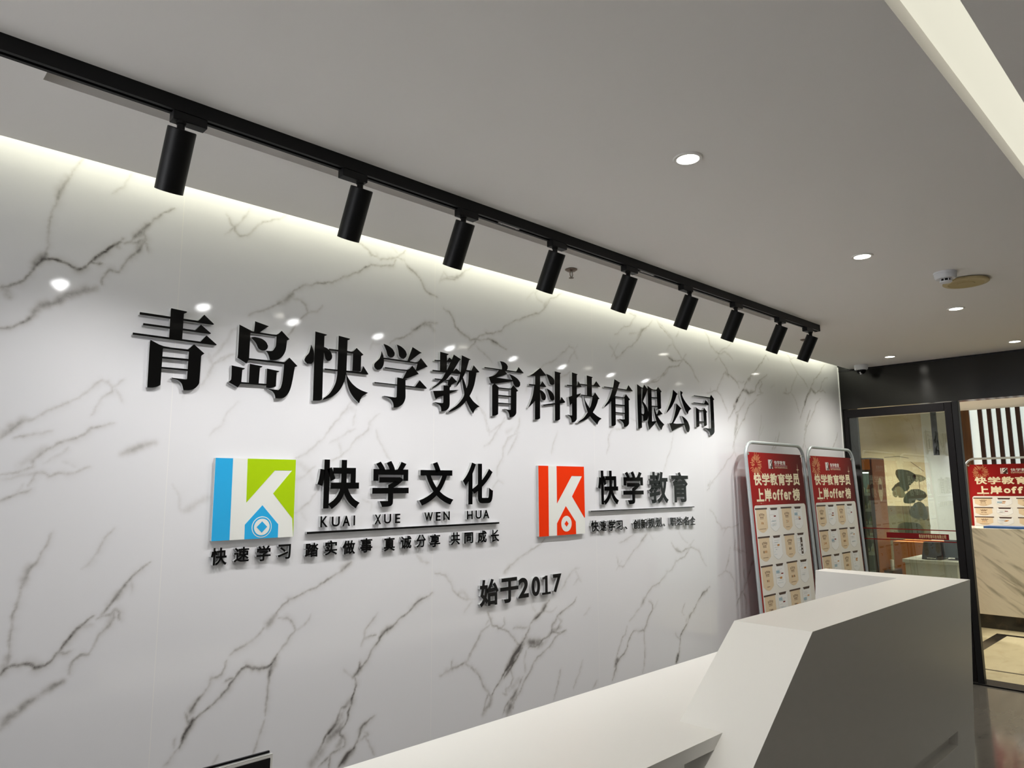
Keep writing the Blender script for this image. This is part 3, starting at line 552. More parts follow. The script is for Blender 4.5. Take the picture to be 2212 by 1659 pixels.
[1,153,25,[3574,895,3542,855]],[0,67,25,[3542,855,3482,820,3423,785]],[0,76,30,[3878,1201,3925,1151,3992,1138,4098,1159,4186,1135,4219,1084,4279,1026]],[1,168,25,[3925,1161,3975,1139]],[0,57,18,[4138,1205,4043,1134]],[0,47,15,[3966,1261,4065,1190]],[0,68,45,[3619,877,3656,851,3654,825,3614,787,3589,747,3564,712,3506,716,3463,726]],[0,53,15,[3662,824,3711,871]],[0,64,55,[3463,726,3418,686,3372,619,3330,601,3301,574,3272,523,3251,487]],
[0,50,30,[3564,708,3566,614,3554,532,3537,484]],[0,73,30,[3400,759,3384,716,3355,704,3326,659,3296,607]],[1,127,40,[3309,597,3281,561]],[0,81,45,[4305,893,4219,863,4142,805,4047,724,3992,676,3938,629,3926,577,3913,516,3886,485]],[1,189,25,[4275,877,4199,846]],[1,182,20,[4067,749,4012,710]],[0,63,25,[4003,821,3965,770,3989,749]],[0,62,30,[3882,655,3928,612]],[1,175,50,[3906,526,3886,485]],[0,59,22,[4516,978,4415,952]],
[0,60,25,[4592,1129,4564,1060,4516,978,4575,958,4630,892,4651,799]],[0,62,25,[4669,1177,4653,1126,4818,1079]],[0,102,20,[4846,935,4728,832,4634,730]],[0,50,28,[3812,2613,3851,2576,3913,2549,3975,2520,3983,2484,4045,2436,4086,2397]],[0,38,18,[4019,2539,4055,2582]],[0,37,15,[3984,2497,3905,2437]],[0,57,35,[3882,2406,3934,2385,3975,2372,4041,2379,4098,2399,4152,2374,4195,2347,4226,2306,4281,2260]],[1,125,25,[3934,2385,3975,2372]],
[0,49,32,[4134,2435,4050,2356,4005,2338,3930,2323,3895,2283,3820,2239,3737,2207,3667,2185]],[0,55,28,[4388,2625,4439,2579,4460,2536,4519,2503,4556,2495,4648,2520,4712,2501,4762,2472]],[0,42,22,[4514,2443,4583,2512,4691,2553,4762,2604]],[0,55,38,[4567,2469,4639,2417,4674,2380,4685,2354,4748,2334,4800,2311,4836,2267]],[0,47,28,[4675,2387,4620,2354,4562,2281,4512,2217]],[1,97,20,[4647,2364,4697,2349]],
[0,46,32,[4512,2217,4443,2204,4376,2192]],[0,40,25,[4427,2229,4431,2203]],[0,47,30,[4518,2214,4566,2189,4611,2126,4644,2069]],[0,58,38,[5288,2573,5220,2513,5123,2444,5045,2399,4969,2349,4922,2302,4904,2266]],[1,158,28,[5060,2401,4982,2343]],[0,38,18,[5288,2573,5329,2533]],[1,207,40,[4904,2266,4844,2219,4785,2166,4741,2122]],[1,249,35,[4903,2259,4986,2245,5045,2264]],[0,62,48,[4904,2266,4829,2204,4769,2138,4695,2059,4652,2016]],
[0,51,38,[4985,2238,5074,2267,5109,2320,5157,2361,5284,2418]],[0,44,32,[5157,2361,5199,2336,5150,2295,5175,2262,5099,2234]],[0,58,32,[5206,2268,5132,2265]],[0,55,32,[5096,2212,4976,2153,4927,2095,4865,2029,4790,1957,4729,1880,4697,1820]],[1,204,22,[4802,2072,4768,2003,4733,1920]],[0,48,28,[4925,2205,4833,2109,4762,2077,4799,2038]],[0,43,18,[4800,2311,4924,2323]],[0,35,18,[5155,2089,5110,1952,5089,1895]],
[0,73,28,[5437,1968,5387,1886,5334,1834]],[0,45,15,[5399,2348,5333,2320]],[0,49,25,[5646,2633,5724,2588,5813,2615,5883,2615,5948,2575]],[0,56,30,[5706,2578,5799,2511,5846,2477,5946,2440,6025,2368]],[0,48,25,[5828,2475,5749,2405,5686,2314]],[0,46,25,[5686,2314,5552,2295]],[0,39,22,[5598,2337,5602,2307]],[0,47,28,[5686,2314,5762,2251,5817,2155]],[0,67,32,[6407,2628,6274,2530,6151,2468,6084,2397]],[1,178,40,[6082,2381,5997,2302,5932,2226]],
[1,183,32,[6080,2373,6169,2349]],[0,64,42,[6084,2397,5976,2284,5892,2192,5826,2102]],[0,51,32,[6169,2349,6271,2390,6320,2461,6447,2515]],[0,50,28,[6383,2367,6249,2372]],[0,57,30,[6257,2307,6154,2251,6064,2148,5980,2072,5918,2015]],[1,160,24,[6034,2186,5967,2103,5901,2014]],[0,71,38,[5937,2023,5895,1975,5883,1897]],[0,54,28,[5886,1913,5843,1858]],[0,84,32,[6584,2024,6507,1929,6437,1870]],[0,78,18,[3947,1895,3919,1799,3859,1712,3799,1626]],
[0,80,22,[4863,2040,4765,1962,4724,1906,4719,1853,4713,1800,4603,1727,4478,1631,4376,1564,4325,1523]],[1,179,14,[4786,1999,4732,1898]],[1,149,14,[4409,1581,4344,1556]],[0,53,18,[4713,1800,4760,1739]],[0,66,25,[4345,1392,4405,1357,4433,1307,4493,1263,4576,1268,4731,1287]],[0,50,18,[4505,1213,4558,1260]],[0,59,28,[4666,1162,4644,1113,4744,1081]],[0,101,34,[4897,1019,4853,945,4773,859,4640,740]],[1,170,28,[4914,1009,4833,930]],
[0,83,38,[4733,813,4778,749,4769,667]],[0,59,34,[4766,961,4772,851]],[0,47,14,[5180,2002,5093,1923]],[0,77,24,[5373,1926,5300,1837]],[0,83,24,[5938,2023,5876,1917,5913,1857]],]

# ------------------------------------------------------------------ setting: marble wall
XR = 6.69          # plane of the glass door
def wall_mesh():
    xs = np.concatenate([np.arange(-2.6, 0.2, 0.2), np.arange(0.2, 2.5, 0.0045), np.arange(2.5, XR - 0.012, 0.0085), [XR - 0.012]])
    zs = np.concatenate([np.arange(0, 0.32, 0.08), np.arange(0.32, 2.66, 0.0045), [2.66]])
    nx, nz = len(xs), len(zs)
    core = np.zeros((nz, nx)); haze = np.zeros((nz, nx))
    rng = random.Random(3)
    for kind, wd, st, pts in VEINS:
        p = [(pts[i] / 1000, pts[i + 1] / 1000) for i in range(0, len(pts), 2)]
        # wander: split every span and push the midpoints sideways
        for lev in range(3):
            q = []
            for a, b in zip(p, p[1:]):
                L = math.hypot(b[0] - a[0], b[1] - a[1])
                if L < 0.008: q += [a]; continue
                d = rng.gauss(0, 0.055) * L
                q += [a, ((a[0] + b[0]) / 2 - (b[1] - a[1]) / L * d, (a[1] + b[1]) / 2 + (b[0] - a[0]) / L * d)]
            p = q + [p[-1]]
        tot = len(p) - 1
        F = haze if kind else core
        hw0 = max(wd * 1e-4 * (0.62 if kind else 0.5), 0.0046 if not kind else 0.012)
        s0 = st / 100 * 0.92 * (1.7 if kind else 1.0)
        for i, (a, b) in enumerate(zip(p, p[1:])):
            t = (i + 0.5) / tot
            tp = min(1, 0.35 + 4 * min(t, 1 - t))
            hw = hw0 * (0.75 + 0.5 * rng.random()) * (0.6 + 0.4 * tp)
            s = s0 * (0.65 + 0.35 * tp) * (0.8 + 0.4 * rng.random())
            R = hw * (2.2 if kind else 5.5)
            i0, i1 = np.searchsorted(xs, [min(a[0], b[0]) - R, max(a[0], b[0]) + R])
            j0, j1 = np.searchsorted(zs, [min(a[1], b[1]) - R, max(a[1], b[1]) + R])
            if i1 <= i0 or j1 <= j0: continue
            X, Z = np.meshgrid(xs[i0:i1], zs[j0:j1])
            dx, dz = b[0] - a[0], b[1] - a[1]
            u = np.clip(((X - a[0]) * dx + (Z - a[1]) * dz) / (dx * dx + dz * dz + 1e-12), 0, 1)
            d2 = (X - a[0] - u * dx) ** 2 + (Z - a[1] - u * dz) ** 2
            val = s * np.exp(-d2 / (hw * hw)) * (1 if kind else 1.15)
            F[j0:j1, i0:i1] = np.maximum(F[j0:j1, i0:i1], val)
            if not kind:   # every dark vein has a soft grey halo
                h2 = hw * 3.2
                L = math.hypot(dx, dz) + 1e-9
                sd = ((X - a[0]) * dz - (Z - a[1]) * dx) / L          # smoke drifts to the lower right of the vein
                hz = 0.42 * s * np.exp(-d2 / (h2 * h2)) * np.where(sd * dz > 0, 1.0, 0.35)
                haze[j0:j1, i0:i1] = np.maximum(haze[j0:j1, i0:i1], hz)
    X, Z = np.meshgrid(xs, zs)
    co = np.stack([X, np.zeros_like(X), Z], -1).reshape(-1, 3).astype(np.float32)
    idx = np.arange(nx * nz).reshape(nz, nx)
    f = np.stack([idx[:-1, :-1], idx[:-1, 1:], idx[1:, 1:], idx[1:, :-1]], -1).reshape(-1, 4)
    me = bpy.data.meshes.new('wall_back')
    me.vertices.add(len(co)); me.vertices.foreach_set('co', co.ravel())
    me.loops.add(f.size); me.loops.foreach_set('vertex_index', f.ravel().astype(np.int32))
    me.polygons.add(len(f)); me.polygons.foreach_set('loop_start', np.arange(0, f.size, 4, dtype=np.int32))
    me.polygons.foreach_set('loop_total', np.full(len(f), 4, dtype=np.int32))
    me.update()
    for nm, A in (('core', core), ('haze', haze)):
        at = me.attributes.new(nm, 'FLOAT', 'POINT'); at.data.foreach_set('value', A.ravel().astype(np.float32))
    me.materials.append(M['polished_marble'])
    o = bpy.data.objects.new('wall_back', me); COL.objects.link(o)
    return o
struct(wall_mesh())

b = MB(); b.box(-2.7, XR, 0.001, 0.13, 2.66, 2.86, 'white_paint'); b.box(-2.7, XR, 0.012, 0.13, 0, 2.66, 'grey_paint'); struct(b.build('wall_core'))
b = MB(); b.box(XR - 0.012, XR - 0.001, -0.006, 0.01, 0, 2.63, 'white_paint'); struct(b.build('trim_1'))

# ceiling: one slab with the slot behind the track, the light-strip gap by the wall and the long lamp slot
ZC = 2.601
b = MB()
SX0, SX1, SY0, SY1 = 0.313, 4.29, -0.635, -0.533
LY0, LY1 = -2.258, -2.143
X0, X1 = -2.7, XR
b.box(X0, X1, SY1, -0.105, ZC, ZC + 0.10, 'ceiling_paint')
b.box(X0, SX0, SY0, SY1, ZC, ZC + 0.10, 'ceiling_paint'); b.box(SX1, X1, SY0, SY1, ZC, ZC + 0.10, 'ceiling_paint')
b.box(SX0, SX1, SY0, SY1, ZC + 0.085, ZC + 0.10, 'ceiling_paint')
b.box(X0, X1, LY1, SY0, ZC, ZC + 0.10, 'ceiling_paint')
b.box(X0, X1, -6.2, LY0, ZC, ZC + 0.10, 'ceiling_paint')
b.box(X0, X1, -0.30, 0.13, ZC + 0.255, ZC + 0.30, 'ceiling_paint')
b.box(X0, X1, -0.30, -0.285, ZC + 0.10, ZC + 0.255, 'ceiling_paint')
struct(b.build('ceiling'))
b = MB(); b.box(X0, X1, LY0 - 0.03, LY1 + 0.03, ZC + 0.101, ZC + 0.12, 'ceiling_paint'); b.box(X0, X1, LY0, LY1, ZC + 0.058, ZC + 0.10, 'light_panel')
tag(b.build('linear_light'), 'long warm white light strip recessed in the ceiling at upper right', 'light')

b = MB(); b.box(-2.7, XR - 0.02, -6.2, 0.0, -0.05, 0.0, 'hall_tile'); struct(b.build('floor'))
b = MB(); b.box(-2.8, -2.7, -6.2, 0.13, 0, 2.9, 'grey_paint'); struct(b.build('wall_left'))
b = MB(); b.box(-2.699, -2.68, -1.7, -0.25, 1.15, 2.40, 'fill_glow'); struct(b.build('fill_panel_1'))  # glowing panel out of view, added as fill light
b = MB(); b.box(-2.8, XR + 0.1, -6.3, -6.2, 0, 2.9, 'grey_paint'); struct(b.build('wall_front'))

# black header above the glass door
b = MB()
b.box(XR, XR + 0.14, -6.2, 0.035, 2.238, 2.90, 'black_panel')
struct(b.build('wall_right'))
b = MB(); b.box(XR - 0.006, XR - 0.0005, -6.2, 0.0, 2.585, 2.600, 'black_plastic'); struct(b.build('trim_2'))
b = MB(); b.box(XR, XR + 0.14, -6.2, -2.55, 0, 2.238, 'black_panel'); struct(b.build('wall_right_end'))

# door frame and sliding leaves
d1 = struct(thing('door_1', 'sliding glass door in a black metal frame right of the marble wall', 'door', (XR, -0.5, 0)))
def dpart(name, boxes, parent=d1, off=(XR, -0.5, 0)):
    q = MB()
    for bx in boxes:
        x0, x1, y0, y1, z0, z1, m = bx
        q.box(x0 - off[0], x1 - off[0], y0 - off[1], y1 - off[1], z0 - off[2], z1 - off[2], m)
    return q.build(name, parent, bevel=0.003)
dpart('frame_post', [(XR + 0.0, XR + 0.14, -0.018, 0.035, 0, 2.236, 'black_panel')])
dpart('frame_post', [(XR + 0.0, XR + 0.06, -0.941, -0.896, 0, 2.236, 'black_plastic')])
dpart('frame_post', [(XR + 0.0, XR + 0.14, -2.55, -2.48, 0, 2.236, 'black_panel')])
dpart('floor_track', [(XR - 0.02, XR + 0.20, -2.55, -0.018, -0.01, 0.006, 'door_frame'), (XR - 0.02, XR - 0.005, -2.55, -0.018, -0.01, 0.012, 'black_plastic')])
leaf = thing_leaf = None
def leaf_parts(xf, y_left, y_right, ws, name):
    o = []
    o.append(dpart('door_stile', [(xf, xf + 0.045, y_left - ws, y_left, 0.012, 2.232, 'door_frame')]))
    o.append(dpart('door_stile', [(xf, xf + 0.045, y_right, y_right + 0.055, 0.012, 2.232, 'door_frame')]))
    o.append(dpart('top_rail', [(xf, xf + 0.045, y_right + 0.055, y_left - ws, 2.160, 2.232, 'door_frame')]))
    o.append(dpart('bottom_rail', [(xf, xf + 0.045, y_right + 0.055, y_left - ws, 0.012, 0.11, 'door_frame')]))
    g = dpart('glass_pane', [(xf + 0.020, xf + 0.0215, y_right + 0.057, y_left - ws - 0.002, 0.112, 2.158, 'door_glass')])
    g.modifiers.clear()
    return g
pane = leaf_parts(XR + 0.008, -0.019, -0.892, 0.032, 'front')
dpart('door_stile', [(XR + 0.09, XR + 0.135, -0.100, -0.032, 0.012, 2.232, 'door_frame')])
# red printed strip across the pane
q = MB(); off = Vector((XR, -0.5, 0))
xd = XR + 0.0265
for z0, z1 in ((1.172, 1.180), (1.080, 1.088)):
    q.box(xd - off.x, xd + 0.001 - off.x, -0.833 - off.y, -0.055 - off.y, z0, z1, 'decal_red')
q.box(xd - off.x, xd + 0.001 - off.x, -0.78 - off.y, -0.30 - off.y, 1.10, 1.146, 'decal_red')
yy = -0.555
for k, ch in enumerate('青岛快学教育科技有限公司'):
    p2, f2 = fit(ch, 0.01, 0, 1.108, 0.0150, 1.138)
    q.add([(xd - 0.0006 - off.x, yy - 0.0172 * k - x - off.y, z) for x, z in p2], f2, 'decal_gold')
q.build('decal_strip', d1)

# ------------------------------------------------------------------ sign on the marble
def ordinal(i): return ['first', 'second', 'third', 'fourth', 'fifth', 'sixth', 'seventh', 'eighth', 'ninth', 'tenth', 'eleventh', 'twelfth', 'thirteenth', 'fourteenth'][i]
YB, YF = -0.0005, -0.0125      # clear body against the wall, black face in front
def sign_piece(kind, label, cat, group, q, fs, depth=0.0155):
    cx, cz = (q[:, 0].min() + q[:, 0].max()) / 2, q[:, 1].min()
    t = thing(kind, label, cat, (cx, 0, cz), group)
    ql = q - np.array([cx, cz])
    for nm, ya, yb, m in (('acrylic_body', -depth, YB, 'clear_acrylic'), ('face_plate', -depth - 0.0012, -depth - 0.0001, 'sign_black')):
        vs, ff = solid(ql, fs, ya, yb)
        mb = MB(); mb.add(vs, ff, m); mb.build(nm, t)
    return t
TITLE = '青岛快学教育科技有限公司'
for i, ch in enumerate(TITLE):
    q, fs = fill_loops([smooth_loop(l) for l in TITLE_LOOPS[i]])
    sign_piece('sign_character', 'large black serif character %s, %s in the long top row on the marble' % (ch, ordinal(i)), 'sign character', 'large serif characters of the top row', q, fs)

ROWS = {0: ('sign_character', 'sign character', 'big bold black character %s, %s of four right of the green logo', 'bold characters beside the green logo', 0.026),
        1: ('sign_letter', 'sign letter', 'small black capital %s, %s letter of the spelled row above the long bar', 'small capitals above the long bar', 0.017),
        2: ('sign_character', 'sign character', 'small black character %s, %s of the motto row under the long bar', 'motto characters under the long bar', 0.021),
        3: ('sign_character', 'sign character', 'small black character %s, %s of four directly under the green logo', 'characters under the green logo', 0.021),
        4: ('sign_character', 'sign character', 'bold black character %s, %s of four right of the red logo', 'bold characters beside the red logo', 0.024),
        5: ('sign_character', 'sign character', 'small black character %s, %s in the slogan row under the thin bar', 'slogan characters under the thin bar', 0.013),
        6: ('sign_character', 'sign character', 'black %s, %s in the founding year line low on the marble', 'founding year characters', 0.030)}
cnt = {}
for row, ch, x0, z0, x1, z1 in TEXT_BOXES:
    nm, cat, lab, grp, bold = ROWS[row]
    k = cnt.get(row, 0); cnt[row] = k + 1
    if ch.isdigit(): nm, cat, word = 'sign_digit', 'sign digit', 'digit ' + ch
    elif ch == '、': nm, cat, word = 'sign_comma', 'sign character', 'comma mark'
    else: word = ('character ' if row == 6 else '') + ch
    q, fs = fit(ch, bold, x0 * 1e-4, z0 * 1e-4, x1 * 1e-4, z1 * 1e-4)
    sign_piece(nm, lab % (word, ordinal(k)), cat, grp, q, fs)

def ints(l): return np.array([(l[i] * 1e-4, l[i + 1] * 1e-4) for i in range(0, len(l), 2)])
for key, lab in (('rule1', 'long thick black bar between the spelled row and the motto row'), ('rule2', 'long thin black bar under the bold characters beside the red logo')):
    q = ints(LOGO[key]); q[:, 1] = np.repeat([q[:2, 1].mean(), q[2:, 1].mean()], 2)
    if key == 'rule1': q[2:, 1] = q[0, 1] - 0.0080
    else: q[2:, 1] = q[0, 1] - 0.0046
    sign_piece('divider_bar', lab, 'bar', 'black bars of the sign', q[::-1], [(0, 1, 2, 3)])

def logo(label, board, layers, circles, red):
    q = ints(board); x0, x1 = q[[0, 3], 0].mean(), q[[1, 2], 0].mean(); z1, z0 = q[:2, 1].mean(), q[2:, 1].mean()
    t = thing('logo_panel', label, 'logo', ((x0 + x1) / 2, 0, z0), 'square logo panels')
    o = np.array([(x0 + x1) / 2, z0])
    mb = MB(); mb.box(x0 - o[0], x1 - o[0], -0.0172, YB, 0, z1 - z0, 'milky_acrylic'); mb.build('acrylic_body', t, bevel=0.0008)
    mb = MB(); mb.box(x0 - o[0], x1 - o[0], -0.0180, -0.0173, 0, z1 - z0, 'logo_white'); mb.build('face_plate', t)
    for nm, m, l in layers:
        p = ints(l)
        p[:, 0] = np.clip(p[:, 0], x0, x1); p[:, 1] = np.clip(p[:, 1], z0, z1)
        for i in range(len(p)):
            for v, ax in ((x0, 0), (x1, 0), (z0, 1), (z1, 1)):
                if abs(p[i, ax] - v) < 0.004: p[i, ax] = v
        pl = (p - o)[::-1]
        vs, ff = solid(pl, [tuple(range(len(pl)))], -0.0188, -0.0181)
        mb = MB(); mb.add(vs, ff, m); mb.build(nm, t)
    (cx, cz), dia, rings = circles
    y = -0.0189
    for rad, m, nm in rings:
        a = [(cx - o[0] + rad * math.cos(2 * PI * i / 40), cz - o[1] + rad * math.sin(2 * PI * i / 40)) for i in range(40)]
        vs, ff = solid(np.array(a), [tuple(range(40))], y - 0.0004, y)
        mb = MB(); mb.add(vs, ff, m); mb.build(nm, t); y -= 0.0005
    a = [(cx - o[0] + dia * u, cz - o[1] + dia * v) for u, v in ((1, 0), (0, 1), (-1, 0), (0, -1))]
    vs, ff = solid(np.array(a), [(0, 1, 2, 3)], y - 0.0004, y)
    mb = MB(); mb.add(vs, ff, red or 'logo_blue'); mb.build('diamond', t)
logo('square logo panel in green and blue with a white letter shape, left on the marble', LOGO['g_board'],
     [('blue_stripe', 'logo_blue', LOGO['g_blue']), ('green_field', 'logo_green', LOGO['g_green']), ('house_shape', 'logo_blue', LOGO['g_house'])],
     ((1.1909, 1.4110), 0.0205, [(0.0385, 'logo_white', 'outer_ring'), (0.0355, 'logo_blue', 'ring_gap'), (0.0300, 'logo_white', 'coin_disc')]), None)
logo('square logo panel in red with a white letter shape, right of the green one', LOGO['r_board'],
     [('red_stripe', 'logo_red', LOGO['r_l']), ('red_field', 'logo_red', LOGO['r_r']), ('house_shape', 'logo_red', LOGO['r_house'])],
     ((2.8778, 1.3577), 0.0160, [(0.0410, 'logo_white', 'coin_disc')]), 'logo_red')

# ------------------------------------------------------------------ track and spotlights
TY = -0.675
tr = thing('lighting_track', 'long black lighting track on the ceiling carrying the spotlights', 'track', (2.2, TY, 2.56))
b = MB()
xa, xb = -0.3 - 2.2, 4.655 - 2.2
for y0, y1, z0, z1 in ((-0.0175, 0.0175, 0.030, 0.0408), (-0.0175, -0.0135, 0.0, 0.030), (0.0135, 0.0175, 0.0, 0.030), (-0.0135, -0.006, 0.0, 0.004), (0.006, 0.0135, 0.0, 0.004)):
    b.box(xa, xb, y0, y1, z0, z1, 'black_metal')
b.build('rail', tr)
b = MB(); b.box(xb, xb + 0.006, -0.019, 0.019, -0.002, 0.0408, 'black_metal'); b.build('end_cap', tr)
for xc in (1.841, 2.755):
    b = MB(); b.box(xc - 2.2 - 0.055, xc - 2.2 + 0.055, -0.0055, 0.0055, 0.001, 0.006, 'track_copper')
    for dx in (-0.04, 0.04): b.lathe([(0.004, 0), (0.004, 0.002)], 'silver', Matrix.Translation((xc - 2.2 + dx, 0, -0.001)), 12)
    b.build('rail_joiner', tr)

SPX = [0.608, 1.166, 1.602, 2.095, 2.591, 3.107, 3.574, 4.103, 4.532]
ADX = [0.022, -0.022, 0.028, 0.04, 0.035, -0.022, 0.035, 0.035, -0.01]
def make_spot(flip):
    t = thing('track_spotlight', '', 'spotlight', (0, TY, 2.56))
    b = MB()
    s = flip
    b.box(-0.045 + s * 0.022, 0.045 + s * 0.022, -0.0165, 0.0165, -0.026, 0.0, 'black_plastic')
    b.box(-0.040 + s * 0.022, 0.040 + s * 0.022, -0.005, 0.005, 0.0, 0.012, 'black_plastic')
    b.build('adapter', t, bevel=0.002)
    b = MB()
    b.lathe([(0.013, -0.026), (0.013, -0.034), (0.010, -0.036), (0.010, -0.052), (0.013, -0.054), (0.013, -0.062)], 'black_metal', Matrix.Translation((0, -0.008, 0)), 16)
    b.tube([(0, -0.008, -0.06), (0, -0.014, -0.085)], 0.008, 'black_metal', 10)
    b.build('swivel_arm', t, smooth=True)
    top = Vector((0, -0.695 - TY, 2.508 - 2.56)); bot = Vector((0, -0.618 - TY, 2.357 - 2.56))
    ax = (top - bot).normalized()
    mt = Matrix.Translation(bot) @ ax.to_track_quat('Z', 'X').to_matrix().to_4x4()
    L = (top - bot).length
    b = MB()
    b.lathe([(0.030, 0.012), (0.0345, 0.0), (0.0365, 0.0), (0.0365, L - 0.002), (0.0345, L), (0.0, L)], 'black_metal', mt, 40, caps=False)
    b.build('lamp_housing', t, smooth=True)
    b = MB(); b.lathe([(0.0, 0.009), (0.030, 0.0095)], 'spot_lens', mt, 32, caps=False); b.build('lens', t)
    return t, bot, ax
protos = {}
for i, x in enumerate(SPX):
    fl = 1 if ADX[i] > 0 else -1
    if fl not in protos: protos[fl] = make_spot(fl); o = protos[fl][0]
    else: o = copy_tree(protos[fl][0])
    o.location = (x, TY, 2.56)
    o['group'] = 'black spotlights on the ceiling track'
    o['label'] = 'black cylindrical spotlight, %s along the track from the left' % ordinal(i)
    if i == 8: o['label'] = 'black cylindrical spotlight at the far right end of the track'
    bot, ax = protos[fl][1], protos[fl][2]
    p = Vector((x, TY, 2.56)) + bot - ax * 0.004
    lamp('SPOT', p, 18.0, (1.0, 0.985, 0.965), -ax, spot_size=math.radians(104), spot_blend=1.0, shadow_soft_size=0.013)

# ------------------------------------------------------------------ ceiling fittings
def make_downlight():
    t = thing('downlight', '', 'light')
    b = MB(); b.lathe([(0.035, -0.002), (0.036, -0.005), (0.045, -0.005), (0.048, -0.0005), (0.035, -0.0005)], 'lamp_rim', None, 40, caps=False); b.build('trim_ring', t, smooth=True)
    b = MB(); b.lathe([(0.0, -0.0025), (0.0352, -0.0022)], 'lamp_lens', None, 32, caps=False); b.build('lens', t)
    return t
dl0 = make_downlight()
DL = [(0.467, -1.43, ''), (1.921, -1.43, 'round ceiling downlight nearest the camera, above the reception desk'), (3.375, -1.435, 'round ceiling downlight next to the smoke detector, between desk and track'),
      (4.824, -1.443, 'round ceiling downlight just beyond the tan ceiling speaker'), (6.282, -1.45, 'round ceiling downlight at the right edge above the black header'),
      (6.258, -0.593, 'round ceiling downlight close to the dome camera'), (4.757, -0.593, 'round ceiling downlight behind the last spotlight of the track')]
DL[0] = (0.467, -1.43, 'round ceiling downlight above the near end of the desk')
for i, (x, y, lab) in enumerate(DL):
    o = dl0 if i == 0 else copy_tree(dl0)
    o.location = (x, y, ZC); o['label'] = lab; o['group'] = 'ceiling downlights'
    lamp('SPOT', (x, y, ZC - 0.012), 30.0 if y < -1 else (44.0 if x > 5.5 else 22.0), (1.0, 0.96, 0.88), (0, 0, -1), spot_size=math.radians(125 if y < -1 else 150), spot_blend=0.9, shadow_soft_size=0.03)

t = thing('smoke_detector', 'white smoke detector on the ceiling beside the tan speaker disc', 'smoke detector', (3.952, -1.62, ZC))
b = MB(); b.lathe([(0.052, 0), (0.052, -0.008), (0.049, -0.010), (0.049, -0.026), (0.043, -0.034), (0.0, -0.034)], 'white_plastic', None, 40, caps=False); b.build('body', t, smooth=True)
b = MB(); b.lathe([(0.020, -0.034), (0.020, -0.046)], 'black_plastic', None, 24, caps=False)
b.build('sensor_chamber', t, smooth=True)
b = MB()
for k in range(8):
    a = 2 * PI * k / 8
    b.box(0.024 * math.cos(a) - 0.002, 0.024 * math.cos(a) + 0.002, 0.024 * math.sin(a) - 0.002, 0.024 * math.sin(a) + 0.002, -0.047, -0.033, 'white_plastic')
b.lathe([(0.0, -0.046), (0.028, -0.046), (0.028, -0.050), (0.022, -0.054), (0.0, -0.054)], 'white_plastic', None, 32, caps=False); b.build('sensor_cap', t, smooth=True)
t = thing('ceiling_speaker', 'round tan perforated speaker disc on the ceiling', 'speaker', (4.186, -1.652, ZC))
b = MB(); b.lathe([(0.0, -0.003), (0.098, -0.003), (0.103, -0.006), (0.105, -0.014), (0.100, -0.018), (0.082, -0.019)], 'tan_rim', None, 48, caps=False); b.build('rim', t, smooth=True)
b = MB(); b.lathe([(0.082, -0.0185), (0.075, -0.017), (0.04, -0.0175), (0.038, -0.0195), (0.0, -0.0195)], 'tan_plastic', None, 48, caps=False); b.build('grille', t, smooth=True)

def make_sprinkler():
    t = thing('fire_sprinkler', '', 'sprinkler')
    b = MB(); b.lathe([(0.0, -0.001), (0.030, -0.002), (0.030, -0.004), (0.018, -0.012), (0.0, -0.012)], 'bronze', None, 32, caps=False); b.build('escutcheon', t, smooth=True)
    b = MB()
    for s in (-1, 1): b.tube([(s * 0.006, 0, -0.011), (s * 0.010, 0, -0.022), (s * 0.009, 0, -0.032), (s * 0.002, 0, -0.042)], 0.002, 'bronze', 8)
    b.tube([(0, 0, -0.011), (0, 0, -0.040)], 0.0022, 'silver', 8)
    b.build('frame_arms', t, smooth=True)
    b = MB(); b.lathe([(0.0, -0.042), (0.012, -0.043), (0.012, -0.045), (0.0, -0.046)], 'bronze', None, 20, caps=False); b.build('deflector', t, smooth=True)
    return t
s0 = make_sprinkler()
for i, (x, y, lab) in enumerate(((2.535, -0.385, 'bronze fire sprinkler on the ceiling right of the fourth spotlight'), (5.044, -0.42, 'bronze fire sprinkler on the ceiling behind the last spotlight'))):
    o = s0 if i == 0 else copy_tree(s0)
    o.location = (x, y, ZC); o['label'] = lab; o['group'] = 'fire sprinklers'

t = thing('dome_camera', 'white dome security camera on the ceiling by the black header', 'camera', (6.515, -0.268, ZC))
b = MB(); b.lathe([(0.0, -0.001), (0.054, -0.001), (0.055, -0.004), (0.055, -0.036), (0.050, -0.044), (0.040, -0.046)], 'white_plastic', None, 36, caps=False); b.build('housing', t, smooth=True)
b = MB(); b.lathe([(0.040, -0.045), (0.036, -0.062), (0.024, -0.076), (0.0, -0.081)], 'screen_black', None, 32, caps=False); b.build('dome', t, smooth=True)
b = MB(); b.tube([(-0.03, 0.0, -0.046), (-0.024, 0, -0.064), (-0.008, 0, -0.078)], 0.010, 'white_plastic', 10); b.build('eyelid', t, smooth=True)

# ------------------------------------------------------------------ reception desk
ZT, ZL = 1.03, 0.746
FX, IX, RX = 2.620, 2.615, 4.640       # top corners of the raised front
k1, k2 = 1.407, 0.244
def slant(z, x=FX): return x - k1 * (ZT - z)
def lean(z): return RX - k2 * (ZT - z)
dk = thing('reception_desk', 'white angular reception desk with a raised slanted front and lower counter', 'desk', (2.6, -1.2, 0))
o_ = np.array([2.6, -1.2, 0])
def dpoly(mb, z0, z1, y0, y1, m='solid_surface', xl=None, xr=None):
    pts = [((xl if xl is not None else slant(z0)), z0), ((xr if xr is not None else lean(z0)), z0), ((xr if xr is not None else lean(z1)), z1), ((xl if xl is not None else slant(z1)), z1)]
    mb.prism_y([(x - o_[0], z) for x, z in pts], y0 - o_[1], y1 - o_[1], m)
b = MB()
YFr, YIn = -1.4265, -1.1190
